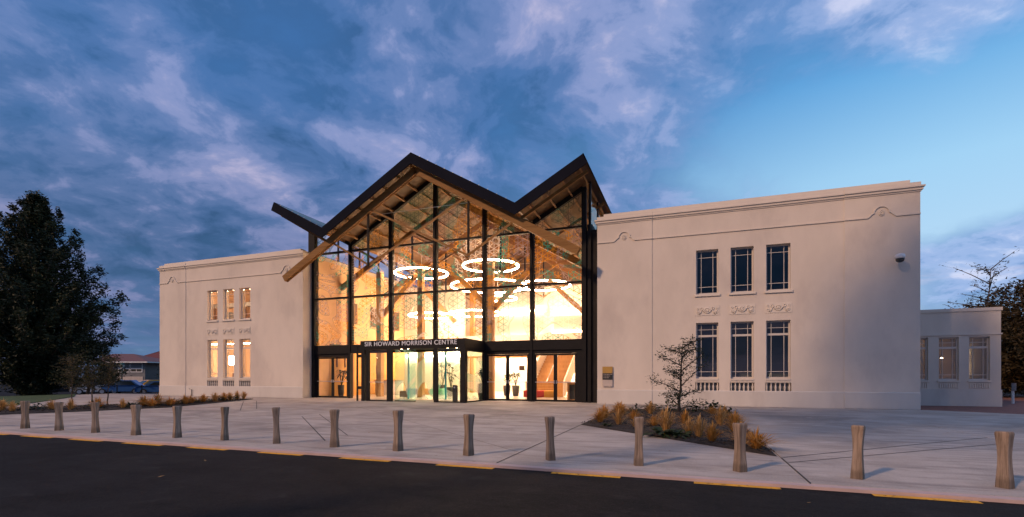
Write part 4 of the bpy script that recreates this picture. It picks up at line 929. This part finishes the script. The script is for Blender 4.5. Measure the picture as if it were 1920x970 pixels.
# ================================================================ FAR LEFT: car park, houses
GZ = -.6
struct(MB().quad((-200, 10, GZ), (-41, 10, GZ), (-41, 160, GZ), (-200, 160, GZ)).make('car_park', 'asphalt'))
def car(label, x, y, ang, paint, L=4.3, Wd=1.75, H=1.45, van=False):
    o = thing('parked_car', label, 'car', (0, 0, 0), 'cars in the car park')
    hw = Wd / 2; F_ = L / 2
    side = [(-F_, .30), (-F_, .62), (-F_ + .08, .80), (-F_ + .95, .92), (F_ - (.1 if van else .75), .95), (F_, .88), (F_, .30)]
    cabin = [(-F_ + .85, .90), (-F_ + 1.55, H - .05), (-F_ + 1.85, H), (F_ - (.5 if van else 1.15), H), (F_ - (.06 if van else .45), .93)]
    b = MB(); b.loft([[(px_, sy * hw * k, pz_) for px_, pz_ in side] for sy, k in ((-1, .93), (-1, 1.0), (1, 1.0), (1, .93))]); body = b.make('body', paint, o, False)
    b = MB(); b.loft([[(px_ * (1 if abs(k) < .85 else 1.0), hw * k, pz_) for px_, pz_ in cabin] for k in (-.84, -.78, .78, .84)]); b.make('roof', paint, body)
    ws = MB(); ws.quad((-F_ + .80, -hw * .72, .945), (-F_ + .80, hw * .72, .945), (-F_ + 1.50, hw * .66, H - .08), (-F_ + 1.50, -hw * .66, H - .08)); ws.make('windscreen', 'car_glass', o)
    for s1 in (-1, 1):
        MB().quad((-F_ + 1.15, s1 * hw * .86, .97), (F_ - (.3 if van else .75), s1 * hw * .86, .97), (F_ - (.5 if van else 1.2), s1 * hw * .845, H - .1), (-F_ + 1.65, s1 * hw * .845, H - .1)).make('side_window', 'car_glass', o)
        MB().box(-F_ - .02, -F_ + .05, s1 * hw * .62 - .18, s1 * hw * .62 + .18, .62, .77).make('headlight', 'headlamp', o)
        MB().box(-F_ + .95, -F_ + 1.1, s1 * hw * 1.06 - .08, s1 * hw * 1.06 + .08, .95, 1.08).make('mirror', paint, o)
        for wx_ in (-F_ + .75, F_ - .8):
            t_ = MB(); t_.loft([[(wx_ + .31 * math.cos(a), s1 * hw * q, .31 + .31 * math.sin(a)) for a in [R(z * 24) for z in range(15)]] for q in (.80, 1.015)]); wh = t_.make('wheel', 'tyre', o)
            r_ = MB(); r_.loft([[(wx_ + .19 * math.cos(a), s1 * hw * q, .31 + .19 * math.sin(a)) for a in [R(z * 24) for z in range(15)]] for q in (1.0, 1.025)]); r_.make('rim', 'steel', wh)
    MB().box(-F_ - .015, -F_ + .03, -hw * .40, hw * .40, .42, .60).make('grille', 'black', o); MB().box(-F_ - .03, -F_ + .03, -.24, .24, .38, .48).make('number_plate', 'lwhite', o)
    o.location = (x, y, GZ); o.rotation_euler = (0, 0, R(ang)); return o
car('white car facing the lawn, partly behind young trees', -58.6, 33.6, 47, 'paint_white', 4.4, 1.8, 1.55, True)
car('blue car with pale roof facing the lawn', -57.2, 34.9, 42, 'paint_blue', 4.4, 1.8, 1.5)
car('dark red car half hidden behind the blue car', -64.2, 38.2, 70, 'paint_red', 4.2, 1.7, 1.45)
car('yellow car behind the blue car', -58.4, 38.6, 80, 'paint_yellow', 4.0, 1.7, 1.5)
car('blue car cut off by the left wing corner', -52.0, 35.6, 40, 'paint_blue', 4.3, 1.75, 1.4)
car('dark car in the shade under the conifer', -61.5, 31.8, 60, 'paint_dark', 4.3, 1.75, 1.4)
lpst = thing('street_lamp', 'green heritage street lamp in front of the red-roofed house', 'lamp', (-64.9, 39.6, GZ))
MB().lathe([(.10, 0), (.10, .5), (.055, .6), (.05, 2.75), (.08, 2.8)], 10, (-64.9, 39.6, GZ)).make('post', 'green_paint', lpst); MB().lathe([(.12, 2.8), (.26, 3.25), (.26, 3.28)], 8, (-64.9, 39.6, GZ)).make('lantern', 'lampglass', lpst); MB().lathe([(.32, 3.28), (.2, 3.45), (.03, 3.62)], 8, (-64.9, 39.6, GZ)).make('cap', 'green_paint', lpst)
pp = 0
for x, y in ((-48.9, 27.6), (-47.2, 28.4), (-45.4, 29.3), (-43.7, 30.1)):
    o = MB().tube([(x, y, GZ), (x, y, .55)], .05, 8).make('fence_post', 'black'); tag(o, 'slim black post at the car park edge, ' + ORD[pp] + ' from the left', 'post', 'posts at the car park edge'); pp += 1
wl = thing('low_wall', 'low grey wall behind the parked cars', 'wall', (-66, 44, GZ)); MB().beam((-80, 38.5, .0), (-58, 47.5, .0), .25, 1.2).make('wall', 'grey', wl); MB().beam((-80, 38.5, .64), (-58, 47.5, .64), .32, .07).make('coping', 'lwhite', wl)
# houses, in a local frame turned to face the camera
def house_frame(cx, cy, ang):
    ca_, sa_ = math.cos(R(ang)), math.sin(R(ang)); return lambda u, v, z: (cx + u * ca_ - v * sa_, cy + u * sa_ + v * ca_, z)
T_ = house_frame(-119.5, 74.0, 20)
h1 = thing('house', 'grey house with brown hipped roof and white window band behind the car park', 'house', (-119.5, 74.0, GZ))
def hbox(name, m, par, u0, u1, v0, v1, z0, z1, T_=T_):
    b = MB(); b.loft([[T_(u, v, z) for u, v in ((u0, v0), (u1, v0), (u1, v1), (u0, v1))] for z in (z0, z1)]); return b.make(name, m, par)
hbox('wall', 'grey', h1, -6.0, 4.0, 0, 9, GZ, 4.35); hbox('ground_floor_band', 'beige', h1, -5.5, 3.6, -.1, -.01, GZ, 1.25)
rfm = MB(); rfm.loft([[T_(u, v, z) for u, v in ((-8.2, -1.5), (5.6, -1.5), (5.6, 10.5), (-8.2, 10.5))] for z in (4.36, 4.62)]); hr = rfm.make('eave', 'lwhite', h1)
rfm = MB(); i_ = [T_(u, v, z) for u, v, z in ((-8.2, -1.5, 4.63), (5.6, -1.5, 4.63), (5.6, 10.5, 4.63), (-8.2, 10.5, 4.63), (-7.0, 4.5, 6.6), (-2.0, 4.5, 6.6))]
rfm.quad(i_[0], i_[1], i_[5], i_[4]); rfm.quad(i_[1], i_[2], i_[5]); rfm.quad(i_[2], i_[3], i_[4], i_[5]); rfm.quad(i_[3], i_[0], i_[4]); rfm.make('roof', 'roof_brown', h1)
for u0, u1 in ((-5.6, -4.3), (-2.0, .6), (.8, 3.5)):
    wf = hbox('window', 'lwhite', h1, u0, u1, -.12, -.011, 2.2, 4.25); hbox('pane', 'grey', wf, u0 + .12, u1 - .12, -.14, -.121, 3.2, 4.15)
    for q in range(2): hbox('pane', 'black', wf, u0 + .15 + (u1 - u0 - .2) / 2 * q, u0 + (u1 - u0 - .2) / 2 * (q + 1), -.14, -.121, 2.4, 2.95)
h2 = thing('house', 'larger house with dark red tiled roof and chimney at the rear', 'house', (-118, 92, GZ))
T2 = house_frame(-125, 92.0, 20)
hbox('wall', 'beige', h2, -16, 24, 0, 12, GZ, 4.4, T2)
rfm = MB(); i_ = [T2(u, v, z) for u, v, z in ((-18, -2, 4.41), (26, -2, 4.41), (26, 14, 4.41), (-18, 14, 4.41), (-7, 6, 9.6), (16, 6, 9.6))]
rfm.quad(i_[0], i_[1], i_[5], i_[4]); rfm.quad(i_[1], i_[2], i_[5]); rfm.quad(i_[2], i_[3], i_[4], i_[5]); rfm.quad(i_[3], i_[0], i_[4]); rfm.quad(*[i_[k] for k in (3, 2, 1, 0)]); r2 = rfm.make('roof', 'roof_red', h2); hbox('chimney', 'brown', r2, 5.0, 7.0, 3, 5, 7, 11.3, T2)
MB().beam(T2(-16.2, -.6, 5.0), T2(-6.9, 6, 9.65), .35, .2).make('hip_ridge', 'roof_brown', r2)
for k, (x, y, h_, r_) in enumerate(((-103, 75, 5.5, 3.2), (-110.5, 80, 7.0, 3.4), (-128, 82, 6.4, 2.4))):
    big_tree('garden_tree', ['dark round garden tree right of the grey house', 'dark garden tree in front of the red roof', 'small dark garden tree between the two roofs'][k], x, y, h_, r_, 60 + k, 'pine', 130, 26, .5, lambda t: math.sin(math.pi * min(1, .12 + t * .9)) ** .5, .1, GZ, .2, 1.0)
# far right bits
po = thing('sign_post', 'white post with small box sign at the right edge', 'post', (14.6, 30.0, 0)); MB().box(14.56, 14.64, 29.96, 30.04, 0, .95).make('post', 'lwhite', po); MB().box(14.52, 14.68, 29.90, 29.955, .62, .98).make('sign_box', 'grey', po)
cl_ = thing('veranda', 'dim cream veranda column and wall far behind the white post', 'building', (19, 43.5, 0)); bx('column', 'beige', cl_, 18.0, 18.4, 44.5, 44.9, 0, 2.6); bx('beam', 'beige', cl_, 17.8, 24, 44.4, 45, 2.6, 3.0); bx('wall', 'brown', cl_, 17.8, 24, 46.5, 46.8, 0, 3); bx('column', 'beige', cl_, 20.8, 21.2, 44.5, 44.9, 0, 2.6)
for x, z1, lb in ((-31.0, .42, 'small black pipe low on the left wing wall beside the bed'), ):
    o = MB().tube([(x + .0, 23.14, .0), (x, 23.14, z1), (x - .12, 23.05, z1 + .06)], .025, 6).make('wall_pipe', 'black'); tag(o, lb, 'pipe')
